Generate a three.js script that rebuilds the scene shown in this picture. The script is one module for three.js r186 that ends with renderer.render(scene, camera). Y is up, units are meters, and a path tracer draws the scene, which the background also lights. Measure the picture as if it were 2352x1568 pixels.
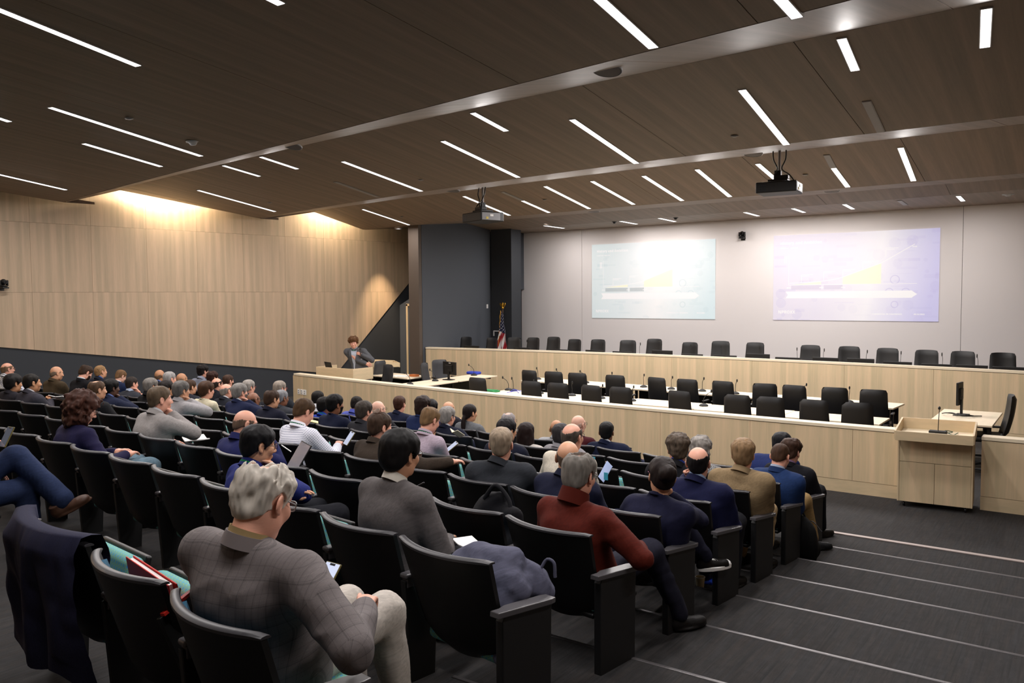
import * as THREE from 'three';
import { RoundedBoxGeometry } from 'three/addons/geometries/RoundedBoxGeometry.js';
import { mergeGeometries, toCreasedNormals } from 'three/addons/utils/BufferGeometryUtils.js';
import { RectAreaLightUniformsLib } from 'three/addons/lights/RectAreaLightUniformsLib.js';

// ---------------------------------------------------------------- camera, exposure, light levels
const scene = new THREE.Scene();
scene.background = new THREE.Color(0x000000);
const camera = new THREE.PerspectiveCamera(45.27, 2352 / 1568, 0.1, 100);
camera.position.set(0, 2.67, 0);
camera.rotation.order = 'YXZ';
camera.rotation.set(-0.05526, 0.61959, -0.0073);
scene.add(camera);
const renderer = new THREE.WebGLRenderer({ antialias: true });
renderer.toneMapping = THREE.LinearToneMapping;
renderer.toneMappingExposure = 1.0;
renderer.shadowMap.enabled = true;
RectAreaLightUniformsLib.init();
const STRIP = { color: new THREE.Color(1, 0.95, 0.93), light: 158, glow: 2.4 };      // linear ceiling fittings
const COVE = { color: new THREE.Color(1, 0.85, 0.62), light: 300 };                   // warm slot beside the left wall
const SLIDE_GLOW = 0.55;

// ---------------------------------------------------------------- helpers
const V = (x, y, z) => new THREE.Vector3(x, y, z);
function rng(seed) { let s = seed | 0; return () => { s = (s + 0x6d2b79f5) | 0; let t = Math.imul(s ^ (s >>> 15), 1 | s); t = (t + Math.imul(t ^ (t >>> 7), 61 | t)) ^ t; return ((t ^ (t >>> 14)) >>> 0) / 4294967296; }; }
const hash3 = (x, y, z) => { let h = Math.imul(x, 374761393) + Math.imul(y, 668265263) + Math.imul(z, 1440662683) | 0; h = Math.imul(h ^ (h >>> 13), 1274126177); return ((h ^ (h >>> 16)) >>> 0) / 4294967296; };
function noise3(x, y, z) {
  const X = Math.floor(x), Y = Math.floor(y), Z = Math.floor(z); let u = x - X, v = y - Y, w = z - Z;
  u = u * u * (3 - 2 * u); v = v * v * (3 - 2 * v); w = w * w * (3 - 2 * w);
  const m = (a, b, t) => a + (b - a) * t;
  return m(m(m(hash3(X, Y, Z), hash3(X + 1, Y, Z), u), m(hash3(X, Y + 1, Z), hash3(X + 1, Y + 1, Z), u), v),
    m(m(hash3(X, Y, Z + 1), hash3(X + 1, Y, Z + 1), u), m(hash3(X, Y + 1, Z + 1), hash3(X + 1, Y + 1, Z + 1), u), v), w) * 2 - 1;
}
const pmod = (a, n) => ((a % n) + n) % n;
function noise2p(x, y, px, py) {                     // value noise that repeats after px, py cells
  const X = Math.floor(x), Y = Math.floor(y); let u = x - X, v = y - Y; u = u * u * (3 - 2 * u); v = v * v * (3 - 2 * v);
  const g = (i, j) => hash3(pmod(i, px), pmod(j, py), 7);
  return ((g(X, Y) * (1 - u) + g(X + 1, Y) * u) * (1 - v) + (g(X, Y + 1) * (1 - u) + g(X + 1, Y + 1) * u) * v) * 2 - 1;
}
const clamp = (x, a, b) => Math.min(b, Math.max(a, x));
const smooth = (a, b, x) => { const t = clamp((x - a) / (b - a), 0, 1); return t * t * (3 - 2 * t); };

const used = {};
function numbered(name) { const n = used[name] = (used[name] ?? -1) + 1; return n ? name + '_' + String(n).padStart(3, '0') : name; }
function shade(o) { o.traverse((m) => { if (m.isMesh) { m.castShadow = true; m.receiveShadow = true; } }); return o; }
function tag(o, label, category, group) { o.userData = { label, category }; if (group) o.userData.group = group; return o; }
function thing(name, label, category, group, pos = [0, 0, 0], turn = 0) {
  const o = new THREE.Group(); o.name = numbered(name); o.position.set(...pos); o.rotation.y = turn; scene.add(o); return tag(o, label, category, group);
}
function solo(name, geo, mat, label, category, group) { const o = new THREE.Mesh(geo, mat); o.name = numbered(name); o.castShadow = o.receiveShadow = true; scene.add(o); return tag(o, label, category, group); }
function part(name, geo, mat, parent, label) { const m = new THREE.Mesh(geo, mat); m.name = name; m.castShadow = m.receiveShadow = true; if (label) m.userData.label = label; parent.add(m); return m; }
function struct(name, geo, mat) { const o = geo ? new THREE.Mesh(geo, mat) : new THREE.Group(); o.name = numbered(name); o.castShadow = o.receiveShadow = true; o.userData = { kind: 'structure' }; scene.add(o); return o; }
function copyOf(src, label, group, pos, turn = 0) {
  const c = src.clone(); c.name = numbered(src.name.replace(/_\d{3}$/, '')); c.position.set(...pos); c.rotation.y = turn; c.userData = { ...src.userData, label }; if (group) c.userData.group = group; scene.add(c); return c;
}
const ORD = ['first', 'second', 'third', 'fourth', 'fifth', 'sixth', 'seventh', 'eighth', 'ninth', 'tenth', 'eleventh', 'twelfth', 'thirteenth', 'fourteenth', 'fifteenth', 'sixteenth', 'seventeenth', 'eighteenth', 'nineteenth', 'twentieth', 'twenty-first', 'twenty-second', 'twenty-third', 'twenty-fourth'];

// geometry
function box(w, h, d, x = 0, y = 0, z = 0, r = 0) { const g = r ? new RoundedBoxGeometry(w, h, d, 2, Math.min(r, w * .49, h * .49, d * .49)) : new THREE.BoxGeometry(w, h, d); g.translate(x, y, z); return flat(g); }
function flat(g) { if (g.index) g = g.toNonIndexed(); for (const k of Object.keys(g.attributes)) if (!['position', 'normal', 'uv'].includes(k)) g.deleteAttribute(k); return g; }
const merge = (list) => mergeGeometries(list.map(flat), false);
function tube(pts, r, seg = 16, rad = 8) { return flat(new THREE.TubeGeometry(new THREE.CatmullRomCurve3(pts.map((p) => p.isVector3 ? p : V(...p))), seg, r, rad, false)); }
function rod(a, b, r, r2 = r, rad = 10) { const A = V(...a), B = V(...b), d = B.clone().sub(A), g = new THREE.CylinderGeometry(r2, r, d.length(), rad); g.applyQuaternion(new THREE.Quaternion().setFromUnitVectors(V(0, 1, 0), d.clone().normalize())); g.translate(...A.add(B).multiplyScalar(.5).toArray()); return flat(g); }
const lathe = (pts, n = 24) => flat(new THREE.LatheGeometry(pts.map((p) => new THREE.Vector2(...p)), n));
function prism(poly, h, bevel = 0) {                  // polygon in x,z raised from y = 0 to h
  const s = new THREE.Shape(poly.map(([x, z]) => new THREE.Vector2(x, -z)));
  const g = new THREE.ExtrudeGeometry(s, { depth: h - 2 * bevel, bevelEnabled: bevel > 0, bevelThickness: bevel, bevelSize: bevel, bevelOffset: -bevel, bevelSegments: 1 });
  g.rotateX(-Math.PI / 2); g.translate(0, bevel, 0); return flat(g);
}
function moved(g, x, y, z, ry = 0, rx = 0, rz = 0) { const c = g.clone(); if (rz) c.rotateZ(rz); if (rx) c.rotateX(rx); if (ry) c.rotateY(ry); c.translate(x, y, z); return c; }
function worldUV(g, su = 1, sv = 1, swap = false) {   // box-projected uv in metres
  const p = g.attributes.position, n = g.attributes.normal, uv = new Float32Array(p.count * 2);
  for (let i = 0; i < p.count; i++) {
    const ax = Math.abs(n.getX(i)), ay = Math.abs(n.getY(i)), az = Math.abs(n.getZ(i)), x = p.getX(i), y = p.getY(i), z = p.getZ(i);
    let u, v; if (ay >= ax && ay >= az) { u = x; v = z; } else if (ax >= az) { u = z; v = y; } else { u = x; v = y; }
    if (swap) [u, v] = [v, u];
    uv[2 * i] = u * su; uv[2 * i + 1] = v * sv;
  }
  g.setAttribute('uv', new THREE.BufferAttribute(uv, 2)); return g;
}
// ---------------------------------------------------------------- textures and materials
function dataTex(w, h, fn, srgb = true) {
  const d = new Uint8Array(w * h * 4);
  for (let j = 0; j < h; j++) for (let i = 0; i < w; i++) { const c = fn(i / w, j / h, i, j), k = 4 * (j * w + i); for (let q = 0; q < 3; q++) d[k + q] = clamp(Math.round(c[q]), 0, 255); d[k + 3] = 255; }
  const t = new THREE.DataTexture(d, w, h); t.wrapS = t.wrapT = THREE.RepeatWrapping; t.magFilter = THREE.LinearFilter; t.minFilter = THREE.LinearMipmapLinearFilter; t.generateMipmaps = true; if (srgb) t.colorSpace = THREE.SRGBColorSpace; t.needsUpdate = true; return t;
}
function oakTex(seed, base, amp) {                     // quarter-cut laminate, grain along v
  return dataTex(512, 512, (u, v) => {
    const o = seed * 13.7;
    let a = .55 * noise2p(u * 22 + o, v * 2 + o, 22, 2) + .35 * noise2p(u * 9 + o, v * 1 + 3, 9, 1) + .3 * noise2p(u * 64, v * 5 + o, 64, 5);
    const f = .5 * noise2p(u * 180, v * 22 + o, 180, 22), k = 1 + amp * a + amp * .45 * f;
    return [base[0] * k, base[1] * (k * .9 + .1) * (1 - .012 * a), base[2] * (k * .85 + .15)];
  });
}
const std = (o) => new THREE.MeshStandardMaterial(o);
const oak1 = oakTex(1, [176, 153, 127], .08), oak2 = oakTex(2, [207, 185, 150], .075), oak3 = oakTex(5, [134, 115, 97], .10);
const M = {
  wallOak: std({ map: oak1, roughness: .55 }),
  deskOak: std({ map: oak2, roughness: .5 }),
  topOak: std({ map: oakTex(8, [232, 217, 190], .05), roughness: .42 }),
  ceilOak: std({ map: oak3, roughness: .6 }),
  gap: std({ color: 0x1a1512, roughness: .9 }),
  white: std({ color: 0xe4dedc, roughness: .8 }),
  slate: std({ color: 0x4a4e55, roughness: .75 }),
  slateDark: std({ color: 0x2e3136, roughness: .75 }),
  column: std({ color: 0x55493f, roughness: .7 }),
  plastic: std({ color: 0x060607, roughness: .5 }),
  plasticSoft: std({ color: 0x0c0c0d, roughness: .6 }),
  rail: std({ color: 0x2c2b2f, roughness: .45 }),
  armTop: std({ color: 0x4a484b, roughness: .35 }),
  panelBlack: std({ color: 0x0d0d0f, roughness: .55 }),
  metal: std({ color: 0x8e9094, roughness: .35, metalness: .9 }),
  metalDark: std({ color: 0x3a3b3e, roughness: .4, metalness: .8 }),
  leather: std({ color: 0x141416, roughness: .48 }),
  leatherGrey: std({ color: 0x2b2c30, roughness: .55 }),
  black: std({ color: 0x0a0a0b, roughness: .5 }),
  screen: std({ color: 0x060607, roughness: .15 }),
  paper: std({ color: 0xe9e8e6, roughness: .8 }),
  fitting: std({ color: 0xcfcfcf, roughness: .6 }),
  fittingOff: std({ color: 0x9a9694, roughness: .5 }),
  nosing: std({ color: 0x565354, roughness: .35, metalness: .5 }),
  gold: std({ color: 0xb98a2e, roughness: .3, metalness: 1 }),
};
const carpetTex = dataTex(1024, 1024, (u, v, i, j) => {
  const r = hash3(i, j, 3), r2 = hash3(i >> 1, j >> 1, 11);
  let k = .62 + .42 * r + .18 * (r2 - .5) + .16 * noise2p(u * 160, v * 9, 160, 9) + .10 * noise2p(u * 40, v * 40, 40, 40);
  const line = noise2p(u * 96, v * 3, 96, 3), line2 = noise2p(u * 230, v * 12, 230, 12);
  if (line > .52) k *= 1 - .9 * (line - .52) / .48 * .5;
  if (line2 > .6) k *= .8;
  const hue = .06 * noise2p(u * 70, v * 6, 70, 6);
  return [39 * k * (1 + hue), 36 * k, 36 * k * (1 - hue)];
});
carpetTex.repeat.set(1 / 1.5, 1 / 1.5);
M.carpet = std({ map: carpetTex, roughness: .95 });
// ---------------------------------------------------------------- the hall: floor
const level = (r) => .113 * (r - 1);
const arc = (x) => (x + 9.9) ** 2 / 112 - .5;                       // plan of the seating rows
const noseZ = (r, x) => -9.43 + .912 * (r - 1) + (x < -2.4 ? arc(x) : .002);
const rowZ = (r, x) => -8.24 + .912 * (r - 1) + arc(x) + (r === 8 ? .29 : 0);   // top of the seat backs
const WALL_L = (z) => -19.556 - .1263 * z;
const WALL_R = (z) => 5.6 + .06 * z;
{
  const floor = struct('floor', worldUV(moved(box(28, .3, 28), -8, -.15, -10)), M.carpet);
  for (let r = 2; r <= 16; r++) {
    const front = [], back = [];
    for (let k = 0; k <= 40; k++) { const x = -20.6 + 27 * k / 40; front.push([x, noseZ(r, x)]); back.push([x, r === 16 ? 4.2 : noseZ(r + 1, x) + .06]); }
    const g = worldUV(prism([...front, ...back.reverse()], level(r) + .02)); g.translate(0, -.02, 0);
    part('step', g, M.carpet, floor);
    const n = noseZ(r, 0);
    part('step_nosing', box(8.0, .022, .03, 1.45, level(r) - .006, n - .003, .008), M.nosing, floor);
  }
  part('threshold_strip', box(8.2, .014, .06, 1.5, .006, -9.43, .004), std({ color: 0xa99c97, roughness: .5, metalness: .2 }), floor);
}
// ---------------------------------------------------------------- walls
{
  const ang = Math.atan(.1263), wl = struct('wall_left');
  // painted backing, 0.3 m thick
  const L0 = WALL_L(4.5), L1 = WALL_L(-21.4);
  part('backing', worldUV(prism([[L0, 4.5], [L1, -21.4], [L1 - .3, -21.4], [L0 - .3, 4.5]], 6.4)), M.slateDark, wl);
  // oak panels: s runs along the wall (z), three courses, the lowest with a raking foot and a raking end
  const foot = (z) => .69 + (z + 14.66) * .1427, rake = (y) => -16.35 - (y - .89) * 1.045;      // lower edge, slanted end
  const pt = (z, y, out) => V(WALL_L(z) + out, y, z);
  const course = [[-1, 2.8245], [2.8275, 4.3075], [4.3105, 6.2]];
  const W = 1.22, edges = []; for (let z = 3.9; z > -21; z -= W) edges.push(z);
  course.forEach(([y0, y1], c) => edges.forEach((za, i) => {
    const shift = c === 1 ? 0 : .0, z0 = za - shift - .0015, z1 = za - shift - W + .0015;
    let poly = [[z0, Math.max(y0, foot(z0))], [z1, Math.max(y0, foot(z1))], [z1, y1], [z0, y1]];
    // clip by the slanted end: keep z >= rake(y) - that is, to the audience side of it
    const out = []; for (let k = 0; k < poly.length; k++) { const a = poly[k], b = poly[(k + 1) % poly.length], fa = a[0] - rake(a[1]), fb = b[0] - rake(b[1]); if (fa >= 0) out.push(a); if (fa * fb < 0) { const t = fa / (fa - fb); out.push([a[0] + (b[0] - a[0]) * t, a[1] + (b[1] - a[1]) * t]); } }
    poly = out.filter(([z, y], k, A) => k === 0 || Math.hypot(z - A[k - 1][0], y - A[k - 1][1]) > .004);
    if (poly.length < 3) return;
    let zs = poly.map((p) => p[0]); if (Math.max(...zs) - Math.min(...zs) < .02) return;
    const s = new THREE.Shape(poly.map(([z, y]) => new THREE.Vector2(-z, y)));
    const g = flat(new THREE.ExtrudeGeometry(s, { depth: .03, bevelEnabled: true, bevelThickness: .001, bevelSize: .001, bevelOffset: -.001, bevelSegments: 1 }));
    const p = g.attributes.position, uv = new Float32Array(p.count * 2), du = (i * 7 % 3) * .37 + c * .21;
    for (let k = 0; k < p.count; k++) { const z = -p.getX(k), y = p.getY(k), d = p.getZ(k); uv[2 * k] = -z * .8 + du; uv[2 * k + 1] = y * .33 + i * .29; const w = pt(z, y, d); p.setXYZ(k, w.x, w.y, w.z); }
    g.setAttribute('uv', new THREE.BufferAttribute(uv, 2)); g.computeVertexNormals();
    part('wall_panel', g, M.wallOak, wl);
  }));
}
{
  // screen wall in three big painted panels with open joints
  const wb = struct('wall_back', box(26, 6.4, .3, -6, 3.2, -21.7), M.gap);
  for (const [x0, x1] of [[-14.95, -12.724], [-12.716, -2.544], [-2.536, 6.5]]) part('wall_panel', box(x1 - x0, 6.4, .03, (x0 + x1) / 2, 3.2, -21.515, .003), M.white, wb);
  const ws = struct('wall_stage_left', box(.3, 6.2, 3.1, -15.15, 3.1, -18.37), M.slate);
  part('pier', box(.75, 6.2, .5, -14.575, 3.1, -20.15), M.slateDark, ws);
  part('soffit', box(.5, 3.4, 1.1, -15.1, 4.58, -21.05), M.slate, ws);
  part('side_wall', box(.3, 6.2, 1.9, -15.45, 3.1, -20.8), M.slateDark, ws);
  struct('column', box(.37, 6.2, .12, -15.185, 3.1, -16.75, .004), M.column);
  { const s = new THREE.Shape([[-17.24, 0], [-15.3, 0], [-15.3, 3.35], [-17.24, 2.42]].map((p) => new THREE.Vector2(...p))); const g = flat(new THREE.ExtrudeGeometry(s, { depth: .2, bevelEnabled: false })); g.translate(0, 0, -18.5); struct('wall_corridor', g, M.slate); struct('wall_corridor_end', box(2.9, 6.2, .2, -16.3, 3.1, -21.2), M.slateDark); }
  struct('wall_right', worldUV(prism([[WALL_R(4.5), 4.5], [WALL_R(-21.8), -21.8], [WALL_R(-21.8) + .3, -21.8], [WALL_R(4.5) + .3, 4.5]], 6.6)), M.wallOak);
  struct('wall_rear', box(27, 6.6, .3, -7, 3.3, 4.35), M.wallOak);
  struct('roof', box(30, .3, 28, -7.5, 6.75, -9), M.gap);
}
{
  // door in the corridor end wall, its upper panel glazed
  const d = struct('door_1'); d.position.set(-16.3, 0, -18.28);
  const wood = M.deskOak;
  for (const [w, h, x, y] of [[.07, 2.46, -.60, 1.23], [.07, 2.46, .60, 1.23], [1.27, .07, 0, 2.43]]) part('door_frame', worldUV(box(w, h, .07, x, y, 0, .006)), wood, d);
  part('door_leaf', box(1.14, 2.4, .04, 0, 1.22, -.005), M.slate, d);
  part('door_glass', box(.9, 1.9, .012, 0, 1.35, .022), std({ color: 0x7f8a96, roughness: .12, metalness: .3 }), d);
  part('door_rail', rod([-.4, 1.0, .06], [.35, 1.32, .06], .018), M.metal, d);
}
// ---------------------------------------------------------------- ceiling: saw-tooth bands of oak panels
const EDGE = [
  [(x) => -.0007 * x * x + .1408 * x - 6.0318, 4.75], [(x) => -.0028 * x * x + .056 * x - 8.0492, 5.12],
  [(x) => -.0068 * x * x + .0068 * x - 11.1776, 4.7], [(x) => -.0035 * x * x + .0287 * x - 13.4564, 5.0],
  [(x) => -.0016 * x * x + .0271 * x - 15.7297, 4.6], [(x) => .0531 * x - 17.9847, 4.8],
  [(x) => .0979 * x - 18.5902, 4.66], [() => -21.52, 4.66]];
const xLeft = (z) => WALL_L(z) + .34;
{
  const ceiling = struct('ceiling');
  const strip = (za, ya, zb, yb, i) => {                             // one band, cut into panels about 2.44 m wide
    const N = 11, x1 = 6.4, x0 = -21;
    for (let k = 0; k < N; k++) {
      const xa = x0 + (x1 - x0) * k / N + (i % 2) * 1.1 + .004, xb = x0 + (x1 - x0) * (k + 1) / N + (i % 2) * 1.1 - .004;
      const n = 4, pos = [], uv = [], T = .05, gap = i % 2 ? .004 : .006;
      const at = (x, f) => { const z0 = za(x), z1 = zb(x), t = gap / Math.abs(z1 - z0), q = t + f * (1 - 2 * t); const z = z0 + (z1 - z0) * q; return [Math.max(x, i < 0 ? -99 : xLeft(z)), ya + (yb - ya) * q, z]; };
      const at0 = (x, f) => { const z = 4.1 + (za(x) - 4.1) * (f * .999 + .0); return [Math.max(x, xLeft(z)), 4.75 + .1 * (z - za(x)), z]; };
      const P = i < 0 ? (x, f) => at0(x, f) : at, m = i < 0 ? 8 : 2, id = (a, b, s) => [a, b, s];
      const vtx = (a, b, s) => { const p = P(xa + (xb - xa) * a / n, b / m); return [p[0], p[1] + s * T, p[2]]; };
      const quad = (A, B, C, D) => { for (const q of [A, B, C, A, C, D]) { pos.push(...q); uv.push(q[0] * .8 + k * .3, q[2] * .33 + i * .41); } };
      if (vtx(n, 0, 0)[0] - vtx(0, 0, 0)[0] < .02 && vtx(n, m, 0)[0] - vtx(0, m, 0)[0] < .02) continue;
      for (let a = 0; a < n; a++) for (let b = 0; b < m; b++) { quad(vtx(a, b, 0), vtx(a, b + 1, 0), vtx(a + 1, b + 1, 0), vtx(a + 1, b, 0)); quad(vtx(a, b, 1), vtx(a + 1, b, 1), vtx(a + 1, b + 1, 1), vtx(a, b + 1, 1)); }
      for (let a = 0; a < n; a++) { quad(vtx(a, 0, 0), vtx(a + 1, 0, 0), vtx(a + 1, 0, 1), vtx(a, 0, 1)); quad(vtx(a, m, 0), vtx(a, m, 1), vtx(a + 1, m, 1), vtx(a + 1, m, 0)); }
      for (let b = 0; b < m; b++) { quad(vtx(0, b, 0), vtx(0, b, 1), vtx(0, b + 1, 1), vtx(0, b + 1, 0)); quad(vtx(n, b, 0), vtx(n, b + 1, 0), vtx(n, b + 1, 1), vtx(n, b, 1)); }
      const g = new THREE.BufferGeometry(); g.setAttribute('position', new THREE.Float32BufferAttribute(pos, 3)); g.setAttribute('uv', new THREE.Float32BufferAttribute(uv, 2)); g.computeVertexNormals();
      part('ceiling_panel', g, M.ceilOak, ceiling);
    }
  };
  strip(EDGE[0][0], 0, null, 0, -1);
  for (let i = 0; i < 7; i++) strip(EDGE[i][0], EDGE[i][1], EDGE[i + 1][0], EDGE[i + 1][1], i);
}
// band surface height, for fittings: 0 the rear band, 1 to 7 the bands between the edges
function ceilY(b, x, z) {
  if (b === 0) return 4.75 + .1 * (z - EDGE[0][0](x));
  const [a, ya] = EDGE[b - 1], [c, yc] = EDGE[b], za = a(x), zc = c(x); return ya + (yc - ya) * (z - za) / (zc - za);
}
// ---------------------------------------------------------------- ceiling lights
const diffuserOn = std({ color: 0xffffff, emissive: STRIP.color, emissiveIntensity: STRIP.glow, roughness: .6 });
const bandName = ['rear', 'rear riser', 'middle', 'middle riser', 'front', 'front riser', 'stage', 'screen-side'];
const lightCount = {};
function stripLight(b, x0, z0, x1, z1, on = true, w = .092) {
  const a = V(x0, ceilY(b, x0, z0), z0), c = V(x1, ceilY(b, x1, z1), z1), mid = a.clone().add(c).multiplyScalar(.5), d = c.clone().sub(a), len = d.length();
  const k = bandName[b] + on; const n = lightCount[k] = (lightCount[k] || 0) + 1;
  const t = thing('ceiling_light', `${on ? 'lit white' : 'unlit grey'} linear light, ${ORD[n - 1]} from the left on the ${bandName[b]} ceiling band`, 'ceiling light', on ? 'linear ceiling lights' : 'unlit linear ceiling lights');
  t.position.copy(mid); t.quaternion.setFromRotationMatrix(new THREE.Matrix4().lookAt(c, a, V(0, 1, 0)));      // local z along the strip, y up
  part('housing', merge([box(.008, .03, len, -w / 2, .004, 0), box(.008, .03, len, w / 2, .004, 0), box(w + .008, .03, .008, 0, .004, -len / 2), box(w + .008, .03, .008, 0, .004, len / 2)]), on ? M.fitting : M.fittingOff, t);
  part('diffuser', box(w - .01, .018, len - .01, 0, -.004, 0), on ? diffuserOn : M.fittingOff, t);
  if (on) { const L = new THREE.RectAreaLight(STRIP.color, STRIP.light * len / (len - .3), w - .01, len - .3); L.position.set(0, -.0165, 0); L.rotation.x = -Math.PI / 2; t.add(L); }
}
for (const s of [
  [0, -15.99, -6.3, -16.32, -8.03], [0, -11.93, -6.14, -12.21, -7.51], [0, -11.42, -4.11, -11.72, -5.07], [0, -10.42, -4.97, -10.85, -7.32], [0, -7.59, -2.86, -7.87, -4.63], [0, -5.25, -2.6, -5.31, -4.34], [0, -2.98, -4.35, -3.09, -6.42], [0, -1.91, -5.54, -1.88, -6.35], [0, -2.2, -.4, -2.3, -2.5], [0, .8, -2.2, .7, -4.3], [0, -9.5, 0, -9.7, -2.0],  // last three fittings are out of view, added to light the nearest seats
  [2, -15.8, -10.56, -16.01, -12.75], [2, -13.13, -9.31, -13.13, -10.11], [2, -11.83, -9.14, -11.84, -9.95], [2, -10.55, -9.85, -10.64, -11.95], [2, -8.03, -9.51, -8.12, -11.61], [2, -6.79, -8.66, -6.81, -9.45], [2, -5.68, -9.36, -5.8, -11.46], [2, -3.33, -9.19, -3.47, -11.3], [2, -2.04, -8.3, -2.1, -9.12], [2, -.83, -8.2, -.92, -9.03],
  [4, -15.4, -15.03, -15.1, -16.45], [4, -11.7, -14.57, -11.56, -16.15], [4, -10.49, -15.15, -10.41, -16.12], [4, -9.35, -14.33, -9.28, -16.03], [4, -8.19, -14.25, -8.13, -15.93], [4, -7.04, -14.2, -7.0, -15.9], [4, -5.93, -14.1, -5.97, -15.86], [4, -4.82, -14.09, -4.78, -15.8], [4, -3.70, -14.65, -3.73, -15.78], [4, -2.53, -13.95, -2.63, -15.7],
  [7, -12.75, -19.5, -12.8, -20.6], [7, -10.42, -19.65, -10.5, -20.75], [7, -9.24, -19.54, -9.33, -20.71], [7, -6.97, -19.5, -7.02, -20.62], [7, -5.78, -19.35, -5.84, -20.47], [7, -4.61, -19.2, -4.7, -20.4], [7, -2.36, -19.1, -2.4, -20.2]]) stripLight(...s);
for (const s of [[2, -11.89, -10.9, -11.99, -12.14], [2, -2.19, -10.06, -2.26, -11.2], [4, -10.55, -14.48, -10.49, -15.12], [4, -3.64, -13.97, -3.70, -14.63], [7, -3.49, -19.2, -3.55, -20.3]]) stripLight(...s, false);
// warm cove lights in the slot between the ceiling panels and the left wall
const coveGlow = std({ color: 0xffffff, emissive: COVE.color, emissiveIntensity: 2.2, roughness: .6 });
[[3.6, -7.9, 'rearmost'], [-10.15, -12.9, 'middle'], [-15.1, -16.75, 'frontmost']].forEach(([z0, z1, which]) => {
  const t = thing('cove_light', `warm cove light above the left oak wall, ${which} of three slots`, 'cove light', 'warm cove lights');
  const zm = (z0 + z1) / 2, len = Math.hypot(z1 - z0, (z1 - z0) * .1263), yy = 5.42;
  t.position.set(WALL_L(zm) + .30, yy, zm); t.rotation.y = Math.atan(.1263);
  part('housing', box(.03, .12, len, .05, .03, 0), M.fitting, t); part('tube', box(.05, .05, len, .005, .0, 0, .02), coveGlow, t);
  const L = new THREE.RectAreaLight(COVE.color, COVE.light, .09, len - .05); L.position.set(-.03, -.04, 0);
  L.lookAt(0, 0, 0); const m = new THREE.Matrix4().lookAt(V(0, 0, 0), V(-.55, -1, 0), V(0, 0, 1)); L.quaternion.setFromRotationMatrix(m); t.add(L);
});
{
  const t = thing('downlight', 'small square recessed downlight over the corridor door', 'downlight', null, [-16.35, 4.63, -17.35]);
  part('trim', merge([box(.16, .02, .02, 0, 0, -.07), box(.16, .02, .02, 0, 0, .07), box(.02, .02, .12, -.07, 0, 0), box(.02, .02, .12, .07, 0, 0)]), M.fitting, t);
  part('lens', box(.12, .01, .12), diffuserOn, t);
  const L = new THREE.SpotLight(0xffe2bd, 60, 9, .40, .9, 2); L.position.set(0, -.03, 0); L.target.position.set(-.75, -2.6, -.15); L.castShadow = true; t.add(L, L.target);
}
// speaker grilles, detectors and sprinklers on the ceiling
function disc(name, label, cat, group, b, x, z, r, h, mat) {
  const t = thing(name, label, cat, group); const y = ceilY(b, x, z), y2 = ceilY(b, x, z - .1);
  t.position.set(x, y, z); t.rotation.x = Math.atan2(y - y2, .1);
  if (name === 'ceiling_speaker') { part('grille', lathe([[0, -.012], [r * .86, -.012], [r * .9, -.006], [r * .9, .01]], 32), mat, t); part('rim', lathe([[r * .9, .004], [r * .92, -.014], [r, -.01], [r, .008]], 32), M.fittingOff, t); }
  else { part('base', lathe([[0, -.01], [r, -.01], [r * 1.02, .004]], 24), mat, t); part('sensor', lathe([[0, -h], [r * .4, -h], [r * .7, -.01]], 20), mat, t); }
}
const grille = std({ color: 0x77716e, roughness: .7 });
[[1, -3.96, -7.19, 'above the rear of the aisle'], [1, -9.75, -8.1, 'left of the short strip lights'], [3, -4.55, -13.09, 'beside the right projector mount'], [5, -4.26, -16.75, 'right of the right projector'], [3, -10.85, -13.15, 'left of the left projector mount'], [5, -9.9, -17.3, 'beyond the left projector']].forEach(([b, x, z, w]) => disc('ceiling_speaker', `round grey flush ceiling speaker ${w}`, 'speaker', 'round ceiling speakers', b, x, z, .15, .02, grille));
disc('smoke_detector', 'white domed smoke detector near the rear strip lights', 'smoke detector', null, 0, -10.19, -6.75, .09, .05, M.fitting);
[[0, -9.92, -5.69, 'above the upper left strip light'], [2, -3.98, -10.73, 'left of the strip light over the right projector'], [4, -4.24, -14.9, 'right of the right projector'], [2, -10.04, -11.27, 'near the left projector mount'], [4, -9.92, -15.2, 'right of the left projector'], [2, -15.19, -11.96, 'beside the strip light near the left wall'], [4, -14.73, -15.77, 'beside the strip light near the column']].forEach(([b, x, z, w]) => disc('sprinkler', `small round sprinkler cover ${w}`, 'sprinkler', 'sprinkler covers', b, x, z, .05, .02, M.fittingOff));
[[7, -8.88, -19.75, 'second black ceiling sensor above the left slide'], [7, -10.66, -19.75, 'first black ceiling sensor above the left slide']].forEach(([b, x, z, l]) => disc('ceiling_sensor', l, 'sensor', null, b, x, z, .07, .05, M.black));
disc('wireless_access_point', 'pale round access point on the ceiling far right', 'access point', null, 7, -1.51, -19.48, .11, .04, M.fitting);
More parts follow.
